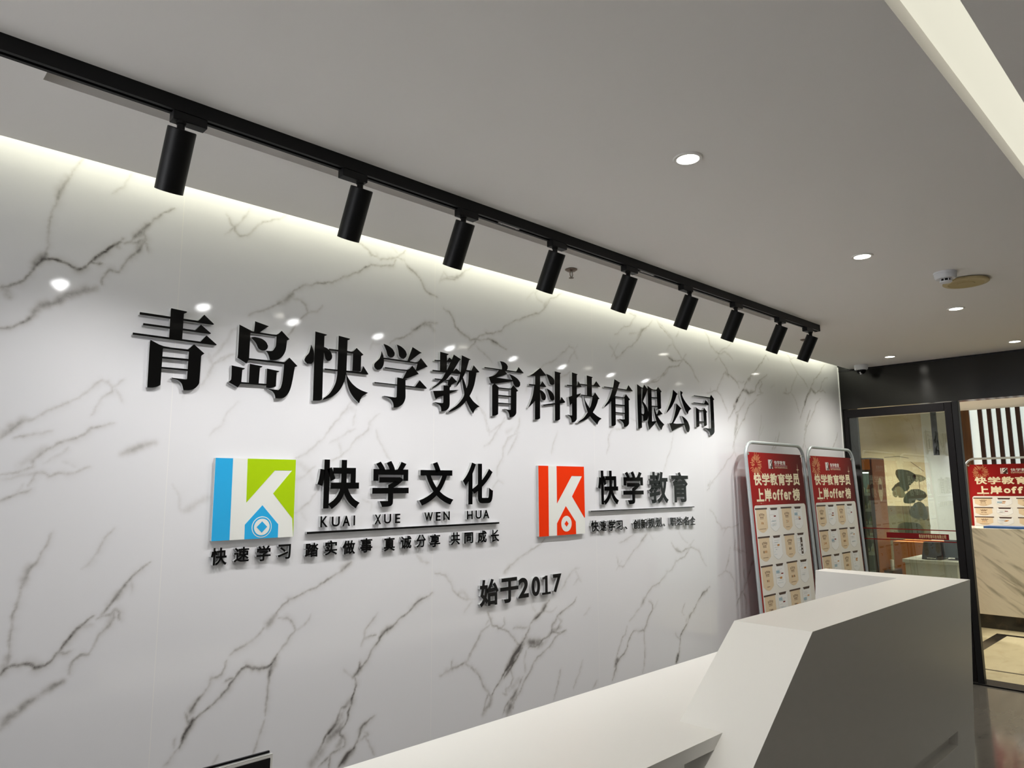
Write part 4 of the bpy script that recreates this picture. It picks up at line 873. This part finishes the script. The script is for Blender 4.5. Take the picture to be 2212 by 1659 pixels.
# front outline with the slot cut as a notch: upper, middle-right and lower skins in front of the core
S0, S1, SXR = 0.275, 0.340, 4.170
b.prism_y([(slant(0) - 2.6, 0), (lean(0) - 2.6, 0), (lean(ZT) - 2.6, ZT), (slant(ZT) - 2.6, ZT)], -1.385 + 1.2, YIn + 1.2, 'solid_surface')
# skin as one notched outline
xs0 = slant(S0); xs1 = slant(S1)
b.prism_y([(slant(0) - 2.6, 0), (lean(0) - 2.6, 0), (lean(ZT) - 2.6, ZT), (slant(ZT) - 2.6, ZT), (xs1 - 2.6 + 0.0, S1), (SXR + 0.016 - 2.6, S1), (SXR - 2.6, S0), (xs0 - 2.6, S0)], YFr + 1.2, -1.385 + 1.2, 'solid_surface')
b.build('raised_front', dk)
b = MB()
xi = 4.462
b.hexa([(xi - 0.14 - 2.6, YIn + 1.2, 0), (lean(0) - 2.6, YIn + 1.2, 0), (lean(0) - 2.6, -0.632 + 1.2, 0), (xi - 0.14 - 2.6, -0.632 + 1.2, 0),
        (xi - 0.030 - 2.6, YIn + 1.2, ZT), (RX - 2.6, YIn + 1.2, ZT), (RX - 2.6, -0.632 + 1.2, ZT), (xi + 0.028 - 2.6, -0.632 + 1.2, ZT)], 'solid_surface')
b.build('side_return', dk)
b = MB()
b.prism_y([(-0.55 - 2.6, 0.706), (3.9 - 2.6, 0.706), (3.9 - 2.6, ZL), (-0.55 - 2.6, ZL)], -1.2825 + 1.2, -0.662 + 1.2, 'solid_surface')
b.build('low_counter', dk)
b = MB()
b.box(-0.50 - 2.6, 2.0 - 2.6, -1.276 + 1.2, -1.24 + 1.2, 0, 0.706, 'solid_surface')
b.box(-0.50 - 2.6, -0.46 - 2.6, -1.24 + 1.2, -0.67 + 1.2, 0, 0.706, 'solid_surface')
b.build('front_panel', dk)

# display on the low counter, seen from above its right corner
t = thing('display_monitor', 'small silver framed display with black screen at the lower left', 'monitor', (0.622, -0.80, ZL))
b = MB(); b.box(-0.262, 0.262, -0.006, 0.006, 0.010, 0.146, 'silver'); b.build('frame', t, bevel=0.002)
b = MB(); b.box(-0.254, 0.254, -0.0075, -0.0062, 0.018, 0.137, 'screen_black'); b.build('screen', t)
b = MB(); b.box(-0.262, 0.258, 0.0062, 0.012, 0.012, 0.150, 'screen_black'); b.build('rear_screen', t)
b = MB(); b.box(-0.09, 0.09, -0.04, 0.06, 0.0, 0.008, 'silver'); b.box(-0.03, 0.03, 0.001, 0.005, 0.008, 0.011, 'silver'); b.build('foot', t, bevel=0.002)

# ------------------------------------------------------------------ poster stands
def rrect(x0, x1, z0, z1, r, n=6, corners=(1, 1, 1, 1)):
    pts = []
    for (cx, cz, a0, on) in ((x1 - r, z1 - r, 0, corners[0]), (x0 + r, z1 - r, 90, corners[1]), (x0 + r, z0 + r, 180, corners[2]), (x1 - r, z0 + r, 270, corners[3])):
        if on: pts += [(cx + r * math.cos(math.radians(a0 + 90 * i / n)), cz + r * math.sin(math.radians(a0 + 90 * i / n))) for i in range(n + 1)]
        else: pts.append((x1 if a0 in (0, 270) else x0, z1 if a0 < 180 else z0))
    return pts

def poster_stand(label, loc, rz, lean_back, W=0.925, seed=1, squash=1.0, blackout=None):
    """Steel tube frame leaning back, with a printed sheet laced into it. Local x runs along the sheet, z up."""
    rng = random.Random(seed)
    t = thing('poster_stand', label, 'poster stand', loc, 'red and cream poster stands', rz)
    tl = lean_back
    def P(x, z, d=0.0): return (x, -tl * (1.86 - z) - d, z)       # d: towards the viewer
    r = 0.105
    path = [P(0, 0.02), P(0, 1.86 - r)] + [P(r - r * math.cos(a), 1.86 - r + r * math.sin(a)) for a in np.linspace(0.2, PI / 2, 7)]
    path += [P(W - r + r * math.sin(a), 1.86 - r + r * math.cos(a)) for a in np.linspace(0, PI / 2 - 0.2, 7)] + [P(W, 1.86 - r), P(W, 0.02)]
    b = MB(); b.tube(path, 0.0125, 'tube_steel', 14); b.build('tube_frame', t, smooth=True)
    b = MB(); b.tube([P(0.0, 0.25), P(W, 0.25)], 0.010, 'tube_steel', 10); b.build('cross_tube', t, smooth=True)
    for sx in (0, W):
        b = MB(); b.tube([P(sx, 0.30, 0.0), (sx, -tl * 1.86 - 0.14, 0.012)], 0.010, 'tube_steel', 10); b.build('foot', t, smooth=True)
    x0, x1, z1, z0 = 0.024, W - 0.045, 1.79, 0.16
    sheet = MB()
    ys = []
    sheet.hexa([P(x0, z0, 0.0), P(x1, z0, 0.0), P(x1, z0, -0.002), P(x0, z0, -0.002), P(x0, z1, 0.0), P(x1, z1, 0.0), P(x1, z1, -0.002), P(x0, z1, -0.002)], 'banner_ground')
    sh = sheet.build('printed_sheet', t)
    k = (x1 - x0) / 0.855
    def X(u): return x0 + u * k
    def flat(mb, pts, m, d): mb.add([P(x, z, d) for x, z in pts], [tuple(range(len(pts)))], m)
    def text(mb, s, xa, xb, za, zb, m, d, bold=0.0, gap=0.08):
        n = len(s); wch = (xb - xa) / (n + gap * (n - 1))
        for i, ch in enumerate(s):
            xx = xa + i * wch * (1 + gap)
            p2, f2 = fit(ch, bold, xx, za, xx + wch, zb)
            mb.add([P(x, z, d) for x, z in p2], f2, m)
    # firework
    b = MB()
    for i in range(46):
        a = 2 * PI * i / 46 + rng.uniform(-0.05, 0.05); r0, r1 = rng.uniform(0.015, 0.05), rng.uniform(0.062, 0.095)
        c, s = math.cos(a), math.sin(a); wv = 0.0011
        cx, cz = X(0.115), 1.70
        flat(b, [(cx + r0 * c - wv * s, cz + r0 * s + wv * c), (cx + r0 * c + wv * s, cz + r0 * s - wv * c), (cx + r1 * c + 2 * wv * s, cz + r1 * s - 2 * wv * c), (cx + r1 * c - 2 * wv * s, cz + r1 * s + 2 * wv * c)], 'spark', 0.0006)
    b.build('firework_print', sh)
    # small logo and company line
    b = MB()
    la, lb, lz0, lz1 = X(0.300), X(0.365), 1.675, 1.742
    flat(b, [(la, lz0), (la + 0.011, lz0), (la + 0.011, lz1), (la, lz1)], 'banner_white', 0.0006)
    flat(b, [(la + 0.017, lz0), (lb, lz0), (lb, lz1), (la + 0.017, lz1)], 'banner_white', 0.0006)
    flat(b, [(la + 0.029, lz0 + 0.032), (lb - 0.002, lz1 - 0.002), (lb - 0.020, lz1 - 0.002), (la + 0.029, lz1 - 0.022)], 'banner_dark', 0.0010)
    flat(b, [(la + 0.040, lz0 + 0.030), (lb - 0.001, lz0 + 0.006), (lb - 0.001, lz1 - 0.010)], 'banner_dark', 0.0010)
    flat(b, [(la + 0.026, lz0), (lb - 0.012, lz0), (lb - 0.012, lz0 + 0.016), ((la + lb + 0.014) / 2, lz0 + 0.026), (la + 0.026, lz0 + 0.016)], 'banner_dark', 0.0012)
    text(b, '快学教育', X(0.392), X(0.575), 1.704, 1.736, 'banner_white', 0.0006, 0.01)
    flat(b, [(X(0.392), 1.697), (X(0.60), 1.697), (X(0.60), 1.699), (X(0.392), 1.699)], 'banner_white', 0.0006)
    text(b, '快速学习、创新规划、职达名企', X(0.392), X(0.60), 1.679, 1.691, 'banner_gold', 0.0006, 0.0, 0.1)
    b.build('logo_print', sh)
    b = MB()
    text(b, '快学教育学员', X(0.055), X(0.785), 1.553, 1.642, 'banner_gold', 0.0008, 0.036, 0.05)
    xs = [X(v) for v in (0.072, 0.185, 0.305, 0.405, 0.46, 0.515, 0.600, 0.672, 0.775)]
    for ch, xa, xb, za, zb in (('上', X(0.07), X(0.18), 1.440, 1.532), ('岸', X(0.19), X(0.30), 1.438, 1.532), ('o', X(0.315), X(0.375), 1.448, 1.505), ('f', X(0.382), X(0.43), 1.446, 1.525), ('f', X(0.437), X(0.485), 1.446, 1.525),
                               ('e', X(0.492), X(0.558), 1.446, 1.506), ('r', X(0.568), X(0.62), 1.446, 1.506), ('榜', X(0.64), X(0.76), 1.436, 1.530)):
        p2, f2 = fit(ch, 0.038, xa, za, xb, zb)
        b.add([P(x, z, 0.0008) for x, z in p2], f2, 'banner_gold')
    b.build('headline_print', sh)
    # glints
    b = MB()
    for gx, gz, s in ((X(0.77), 1.672, 0.05), (X(0.13), 1.428, 0.06)):
        for dx, dz in ((s * 0.55, s * 0.07), (s * 0.06, s)):
            if gz < 1.5: dx, dz = dz * 1.5, dx * 0.12
            flat(b, [(gx - dx, gz), (gx, gz - dz), (gx + dx, gz), (gx, gz + dz)], 'banner_gold', 0.0011)
    b.build('glint_print', sh)
    # cream panel with rows of cards
    pz = 1.414
    b = MB(); flat(b, rrect(X(0.022), X(0.835), z0 + 0.03, pz, 0.025, corners=(1, 1, 0, 0)), 'banner_cream', 0.0006); b.build('cream_panel', sh)
    pitch = 0.197 * squash
    row = 0; zt = pz - 0.024
    names = ['热烈祝贺']
    while zt - 0.17 * squash > z0 + 0.03:
        for c in range(4):
            cw = 0.176 if c % 2 == 0 else 0.165
            ca = X((0.030, 0.225, 0.418, 0.612)[c]); cb = ca + cw * k
            ch_ = 0.165 * squash; zb = zt - ch_ - (0 if c % 2 == 0 else -0.002)
            cardm = 'tan_card' if c % 2 == 0 else 'banner_white'
            b = MB()
            arc = [(cb - 0.012 - (cb - ca - 0.024) * i / 10, zb + 0.028 - 0.030 * math.sin(PI * i / 10)) for i in range(11)]
            if c % 2 == 0:
                flat(b, [(ca + 0.012, zt), (cb - 0.012, zt)] + arc, cardm, 0.0010)
                flat(b, [(ca, zt - 0.006), (cb, zt - 0.006), (cb, zt + 0.005), (ca, zt + 0.005)], 'banner_dark', 0.0016)
                mid = (ca + cb) / 2
                for i, chh in enumerate('热烈祝贺'):
                    ww = 0.015; cx = mid + (i - 1.5) * 0.020; cz = zt - 0.040 * squash - 0.004 * abs(i - 1.5)
                    p2, f2 = fit(chh, 0.015, cx - ww / 2, cz - 0.008 * squash, cx + ww / 2, cz + 0.010 * squash)
                    b.add([P(x, z, 0.0014) for x, z in p2], f2, 'banner_brown')
                for dz, hw, hh, mm in ((0.060, 0.026, 0.0035, 'banner_brown'), (0.070, 0.026, 0.002, 'banner_brown'), (0.141, rng.uniform(0.02, 0.05), 0.002, 'banner_brown')):
                    segs = int(hw / 0.006)
                    for s in range(segs):
                        xx = mid - hw + 2 * hw * s / segs
                        flat(b, [(xx, zt - dz * squash - hh), (xx + 2 * hw / segs * 0.72, zt - dz * squash - hh), (xx + 2 * hw / segs * 0.72, zt - dz * squash + hh), (xx, zt - dz * squash + hh)], mm, 0.0014)
                nm_ = rng.choice(['招商银行', '广州银行', '国家电网', '五矿地产', '中国建筑', '航天科工'])
                nch = rng.choice([2, 3, 3, 4])
                w2 = 0.010 * nch
                for i in range(nch):
                    p2, f2 = fit(rng.choice('建工通信电力海洋信用'), 0.02, mid - w2 + 2 * w2 * i / nch, zt - 0.110 * squash, mid - w2 + 2 * w2 * (i + 0.85) / nch, zt - 0.093 * squash)
                    b.add([P(x, z, 0.0014) for x, z in p2], f2, 'banner_orange' if rng.random() < 0.4 else 'banner_brown')
            else:
                flat(b, [(ca + 0.012, zt)] + [(cb - 0.012, zt)] + arc, 'banner_line', 0.0008)
                arc2 = [(x + (0.0012 if x < (ca + cb) / 2 else -0.0012), z + 0.0014) for x, z in arc]
                flat(b, [(ca + 0.0132, zt - 0.001)] + [(cb - 0.0132, zt - 0.001)] + arc2, cardm, 0.0011)
                flat(b, [(ca + 0.026, zt + 0.003), (ca + 0.036, zt - 0.013), (cb - 0.036, zt - 0.013), (cb - 0.026, zt + 0.003)], 'banner_dark', 0.0016)
                for i in range(rng.randint(9, 14)):
                    zz = zt - (0.024 + rng.random() * 0.105) * squash; xa_ = ca + rng.uniform(0.018, 0.05); xb_ = min(cb - 0.016, xa_ + rng.uniform(0.015, 0.08))
                    flat(b, [(xa_, zz - 0.0007), (xb_, zz - 0.0007), (xb_, zz + 0.0007), (xa_, zz + 0.0007)], 'banner_line' if rng.random() < 0.7 else 'banner_blue', 0.0015)
                for i in range(rng.randint(1, 3)):
                    zz = zt - rng.uniform(0.055, 0.10) * squash; xa_ = ca + rng.uniform(0.07, 0.095)
                    flat(b, [(xa_, zz - 0.004), (xa_ + 0.032, zz - 0.004), (xa_ + 0.032, zz + 0.004), (xa_, zz + 0.004)], 'banner_orange' if rng.random() < 0.7 else 'decal_red', 0.0017)
                if blackout == (row, c):
                    flat(b, [(ca + 0.07, zb + 0.012), (ca + 0.102, zb + 0.012), (ca + 0.102, zt - 0.03), (ca + 0.07, zt - 0.03)], 'banner_dark', 0.0019)
                    for zz in (zb + 0.03, zb + 0.055, zb + 0.085):
                        flat(b, [(ca + 0.078, zz), (ca + 0.094, zz), (ca + 0.094, zz + 0.012), (ca + 0.078, zz + 0.012)], 'banner_white', 0.0021)
                elif rng.random() < 0.5:
                    zz = zt - rng.uniform(0.04, 0.09) * squash
                    flat(b, [(ca + 0.022, zz - 0.010), (ca + 0.072, zz - 0.010), (ca + 0.072, zz + 0.010), (ca + 0.022, zz + 0.010)], 'banner_blue', 0.0013)
            b.build('printed_card', sh)
        zt -= pitch; row += 1
    # corner springs that hold the sheet
    for sx, fx in ((x0 + 0.012, 0.0), (x1 - 0.012, W)):
        for sz, fz in ((z1 - 0.012, 1.86 - 0.075), (z0 + 0.012, z0 - 0.02)):
            b = MB()
            fxx = fx + (0.004 if fx == 0 else -0.004)
            b.tube([P(sx, sz, 0.003), P((sx + fxx) / 2, (sz + fz) / 2 + 0.004, 0.006), P(fxx, fz, 0.004)], 0.0028, 'brass_spring', 8)
            b.lathe([(0.004, 0.001), (0.009, 0.001), (0.009, 0.003), (0.004, 0.003)], 'brass_spring', Matrix.Translation(P(sx, sz, 0.001)) @ Matrix.Rotation(PI / 2, 4, 'X'), 14, caps=False)
            b.build('corner_spring', t, smooth=True)
    return t
poster_stand('left red and cream poster stand against the marble wall behind the desk', (4.676, -0.103, 0), 0, 0.05, seed=4, blackout=(1, 3))
poster_stand('right red and cream poster stand against the marble wall beside the glass door', (5.690, -0.098, 0), 0, 0.05, seed=9)

# ------------------------------------------------------------------ lobby behind the glass door
LX = 10.6
b = MB(); b.box(XR + 0.20, LX + 0.3, -5.0, 2.6, -0.05, 0.0, 'lobby_tile'); b.box(XR - 0.02, XR + 0.20, -6.2, 0.03, -0.05, -0.011, 'black_stone')
b.box(7.255, 7.29, -5.0, -0.3, 0.0, 0.0008, 'black_stone')
b.box(8.975, 9.06, -5.0, -0.51, 0.0, 0.0008, 'black_stone')
b.box(7.29, 9.06, -0.615, -0.51, 0.0, 0.0007, 'black_stone')
struct(b.build('floor_lobby'))
b = MB(); b.box(XR + 0.14, LX + 0.3, -5.0, 2.6, 2.50, 2.66, 'ceiling_paint'); struct(b.build('ceiling_lobby'))
b = MB(); b.box(LX + 0.02, LX + 0.30, -5.0, 0.012, 0, 2.50, 'slat_backlight'); struct(b.build('wall_lobby_end'))
b = MB(); b.box(XR + 0.14, XR + 0.24, 0.05, 2.6, 0, 2.50, 'grey_paint'); struct(b.build('wall_lobby_near'))
b = MB(); b.box(XR + 0.14, LX + 0.3, 2.6, 2.7, 0, 2.66, 'grey_paint'); struct(b.build('wall_lobby_left'))
b = MB(); b.box(XR + 0.14, LX + 0.3, -5.1, -5.0, 0, 2.66, 'grey_paint'); struct(b.build('wall_lobby_right'))
# dark slats in front of the lit wall: one slatted screen
t = thing('slat_screen', 'screen of dark wooden slats in front of the lit white wall', 'slat screen', (LX - 0.02, -1.2, 0))
for k in range(26):
    y = -0.185 - k * 0.1005
    b = MB(); b.box(0, 0.030, y - 0.048 + 1.2, y + 1.2, 0.0, 2.50, 'dark_wood'); b.build('slat', t)
b = MB(); b.box(0.0, 0.034, -0.09 + 1.2, 0.012 + 1.2, 0.0, 2.50, 'brown_wood'); b.build('side_post', t)

# ink-style mural of lotus leaves on stone-coloured panels
t = thing('mural_panel', 'tan stone wall panel with dark lotus leaf pattern behind the glass', 'mural', (LX, 1.0, 0))
b = MB(); b.box(0.0, 0.05, -0.52, 1.3, 0.0, 2.50, 'mural_stone'); b.build('stone_panel', t)
b = MB(); b.box(-0.0004, -0.0001, -0.518, 1.3, 0.0, 1.27, 'mural_dark'); b.build('dark_panel', t)
b = MB(); b.box(0.0, 0.05, -0.985, -0.52, 0.0, 2.50, 'pale_fill'); struct(b.build('pale_fill_panel', None, (LX, 1.0, 0)))  # pale panel added to brighten the reflection zone of the door glass
def leafp(cy, cz, ry, rz_, rot, m, seed, d):
    rng = random.Random(seed); pts = []
    for i in range(28):
        a = 2 * PI * i / 28; r = 1 + 0.10 * math.sin(3 * a + seed) + rng.uniform(-0.04, 0.04)
        if abs(a - PI * 1.5) < 0.16: r *= 0.62
        u, v = ry * r * math.cos(a), rz_ * r * math.sin(a)
        pts.append((-d, cy + u * math.cos(rot) - v * math.sin(rot), cz + u * math.sin(rot) + v * math.cos(rot)))
    q = MB(); q.add(pts + [(-0.0002, p[1], p[2]) for p in pts], [tuple(range(28)), tuple(range(55, 27, -1))] + [(i, (i + 1) % 28, (i + 1) % 28 + 28, i + 28) for i in range(28)], m)
    return q
# local y = world y - 1.0 ; pixel notes: leaves stand right of the fridge
for args in ((-0.27, 1.66, 0.13, 0.10, 0.5, 'mural_ink', 1, 0.0010), (-0.20, 1.52, 0.11, 0.07, -0.3, 'mural_ink', 2, 0.0012), (-0.36, 1.40, 0.15, 0.085, -0.35, 'mural_ink', 3, 0.0014), (-0.17, 1.45, 0.08, 0.075, 0.3, 'mural_shade', 4, 0.0016),
             (-0.43, 1.64, 0.080, 0.05, 0.1, 'mural_shade', 5, 0.0010), (-0.25, 1.00, 0.26, 0.17, 0.1, 'mural_shade', 6, 0.0008), (-0.28, 0.93, 0.16, 0.14, 0.2, 'mural_ink', 7, 0.0012), (-0.40, 1.20, 0.11, 0.12, -0.2, 'mural_ink', 8, 0.0018)):
    leafp(*args).build('leaf_print', t)
b = MB()
for p in ([(-0.27, 1.58), (-0.30, 1.30), (-0.27, 0.80)], [(-0.43, 1.60), (-0.44, 1.40), (-0.40, 1.1)], [(0.34, 2.16), (0.335, 1.9), (0.33, 1.70)], [(-0.02, 1.93), (-0.2, 1.94), (-0.33, 1.91)], [(-0.35, 1.86), (-0.42, 1.80), (-0.50, 1.73)]):
    for a, c in zip(p, p[1:]):
        L = math.hypot(c[0] - a[0], c[1] - a[1]); nx_, nz_ = -(c[1] - a[1]) / L * 0.004, (c[0] - a[0]) / L * 0.004
        b.quad([(-0.0006, a[0] - nx_, a[1] - nz_), (-0.0006, a[0] + nx_, a[1] + nz_), (-0.0006, c[0] + nx_, c[1] + nz_), (-0.0006, c[0] - nx_, c[1] - nz_)], 'mural_line')
b.build('stem_print', t)

# marble counter with dark plinth
t = thing('marble_counter', 'cream veined marble counter with dark plinth beyond the doorway', 'counter', (9.6, -1.6, 0))
b = MB(); b.box(-0.30, 0.20, -1.2, 1.42, 0.15, 1.072, 'counter_marble'); b.build('body', t, bevel=0.003)
b = MB(); b.box(-0.27, 0.18, -1.2, 1.40, 0.0, 0.15, 'black_stone'); b.build('plinth', t)
b = MB(); b.box(-0.09, 0.12, -0.6, -0.0, 0.0, 0.022, 'folder_blue')
tag(b.build('folder', None, (9.42, -0.42, 1.0722)), 'flat blue folder lying on the marble counter', 'folder')
poster_stand('red and cream poster stand beyond the doorway in front of the slats', (10.05, -0.125, 0), -PI / 2, 0.05, W=1.02, seed=12, squash=0.56)

# fridge with drinks
t = thing('display_fridge', 'black drinks fridge with orange header and side seen through the glass', 'fridge', (8.8, 0.60, 0))
b = MB()
b.box(-0.20, 0.20, 0.115, 0.15, 0.0, 1.86, 'fridge_body'); b.box(-0.20, 0.20, -0.15, -0.115, 0.0, 1.86, 'fridge_body')
b.box(-0.20, 0.20, -0.115, 0.115, 1.70, 1.86, 'fridge_body'); b.box(-0.20, 0.20, -0.115, 0.115, 0.0, 0.30, 'fridge_body'); b.box(0.17, 0.20, -0.115, 0.115, 0.3, 1.70, 'fridge_back')
b.build('cabinet', t)
b = MB(); b.box(-0.204, -0.2002, -0.135, 0.15, 1.725, 1.845, 'fridge_orange'); b.build('header_sign', t)
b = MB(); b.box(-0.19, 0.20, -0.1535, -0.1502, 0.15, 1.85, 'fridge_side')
a = [(0.0 + 0.07 * math.cos(2 * PI * i / 32), 1.50 + 0.135 * math.sin(2 * PI * i / 32)) for i in range(32)]
b.add([(x + 0.02, -0.1542, z) for x, z in a] + [(x + 0.02, -0.1536, z) for x, z in a], [tuple(range(32)), tuple(range(63, 31, -1))] + [(i, (i + 1) % 32, (i + 1) % 32 + 32, i + 32) for i in range(32)], 'label_cream')
b.box(-0.025, 0.065, -0.1548, -0.1543, 1.50, 1.56, 'banner_brown')
b.build('side_sign', t)
b = MB(); b.box(-0.165, -0.155, 0.098, 0.112, 0.35, 1.68, 'fridge_fill'); b.box(-0.16, 0.10, -0.10, 0.10, 1.690, 1.698, 'fridge_fill'); b.build('fill_strip', t)  # glowing strips added to brighten the shelves and bottles
SH = [1.445, 1.265, 1.085, 0.955, 0.78, 0.56]
for z in SH:
    b = MB(); b.box(-0.17, 0.17, -0.113, 0.113, z, z + 0.008, 'shelf_white'); b.box(-0.176, -0.1705, -0.113, 0.113, z - 0.012, z + 0.022, 'shelf_white'); b.build('shelf', t)
b = MB(); b.box(-0.197, -0.195, -0.1145, 0.1145, 0.302, 1.698, 'door_glass'); b.build('glass_door', t)
def bottle(h, r, m):
    q = MB(); q.lathe([(r * .92, 0.0), (r, 0.006), (r, h * .58), (r * .45, h * .78), (r * .38, h * .98), (r * .38, h)], m, None, 16)
    q.lathe([(r * 1.03, h * .18), (r * 1.03, h * .48)], 'label_cream', None, 16, caps=False)
    return q
protos_b = []
for i, m in enumerate(('bottle_amber', 'bottle_white', 'bottle_green')):
    o = bottle(0.105, 0.026, m).build('bottle', None, smooth=True)
    protos_b.append(o)
used = [False] * 3
for si, z in enumerate(SH[:5]):
    for j in range(3):
        kk = (si + j) % 3
        o = protos_b[kk] if not used[kk] else protos_b[kk].copy()
        if used[kk]: COL.objects.link(o)
        used[kk] = True
        o.location = (8.8 - 0.10, 0.60 - 0.07 + 0.07 * j, z + 0.0085)
        tag(o, 'small bottle standing on a shelf inside the orange drinks fridge', 'bottle', 'bottles in the drinks fridge')

b = MB(); b.box(-0.03, 0.03, -0.085, 0.085, 0.0, 0.0, 'fridge_orange') if False else b.box(0.0, 0.45, -0.26, 0.20, 0.0, 0.905, 'fridge_orange')
tag(b.build('orange_cabinet', None, (9.05, 0.235, 0)), 'plain orange cabinet behind the grey desk, seen through the glass', 'cabinet')
b = MB(); b.box(-0.15, 0.15, -0.005, 0.085, 0.0, 0.60, 'fridge_body')
tag(b.build('dark_stand', None, (8.88, 0.36, 0)), 'low dark stand between the drinks fridge and the orange cabinet', 'stand')
b = MB(); b.lathe([(0.018, 0), (0.021, 0.11), (0.0, 0.11)], 'paper_white', None, 16)
tag(b.build('paper_cup', None, (8.86, 0.40, 0.6004), smooth=True), 'white paper cup on the dark stand behind the glass', 'cup')
t = thing('grey_desk', 'pale grey desk with raised edge behind the glass door', 'desk', (8.5, -0.40, 0))
b = MB(); b.box(-0.28, 0.28, -0.02, 0.455, 0.0, 0.755, 'desk_grey'); b.build('front_panel', t)
b = MB(); b.box(-0.30, 0.30, -0.04, 0.475, 0.755, 0.79, 'desk_grey'); b.build('desk_top', t, bevel=0.003)
t = thing('receipt_printer', 'black printer box standing on the pale grey desk', 'printer', (8.40, -0.17, 0.790))
b = MB(); b.hexa([(-0.12, -0.10, 0.0), (0.12, -0.10, 0.0), (0.12, 0.085, 0.0), (-0.12, 0.085, 0.0), (-0.09, -0.095, 0.175), (0.12, -0.095, 0.175), (0.12, 0.065, 0.175), (-0.09, 0.065, 0.175)], 'black_plastic'); b.build('body', t, bevel=0.006)
b = MB(); b.box(-0.130, -0.122, -0.05, 0.03, 0.012, 0.020, 'paper_white'); b.build('paper_slot', t)
t = thing('desk_screen', 'dark grey flat screen on the pale grey desk behind the glass', 'screen', (8.42, -0.372, 0.790))
b = MB(); b.box(-0.010, 0.010, -0.10, 0.10, 0.02, 0.20, 'screen_grey'); b.build('panel', t, bevel=0.003)
b = MB(); b.box(-0.05, 0.06, -0.07, 0.07, 0.0, 0.008, 'black_plastic'); b.box(0.011, 0.02, -0.02, 0.02, 0.008, 0.09, 'black_plastic'); b.build('foot', t)
t = thing('reflection_tube', 'black tube added for a dark reflection in the glass door', 'lamp', (9.0, -0.115, 2.50))  # tube stands in for a dark reflection in the door glass
b = MB(); b.lathe([(0.030, -0.001), (0.030, -0.62), (0.024, -0.62), (0.024, -0.60), (0.0, -0.60)], 'black_metal', None, 24, caps=False); b.build('tube', t, smooth=True)
b = MB(); b.lathe([(0.0, -0.0005), (0.045, -0.0005), (0.045, -0.012), (0.0, -0.012)], 'black_metal', None, 24, caps=False); b.build('top_disc', t, smooth=True)
for x, y, lab in ((9.35, -0.38, 'round downlight in the lobby ceiling above the doorway edge'), (9.3, 0.28, 'round downlight in the lobby ceiling seen through the glass')):
    o = copy_tree(dl0); o.location = (x, y, 2.50); o['label'] = lab; o['group'] = 'lobby downlights'
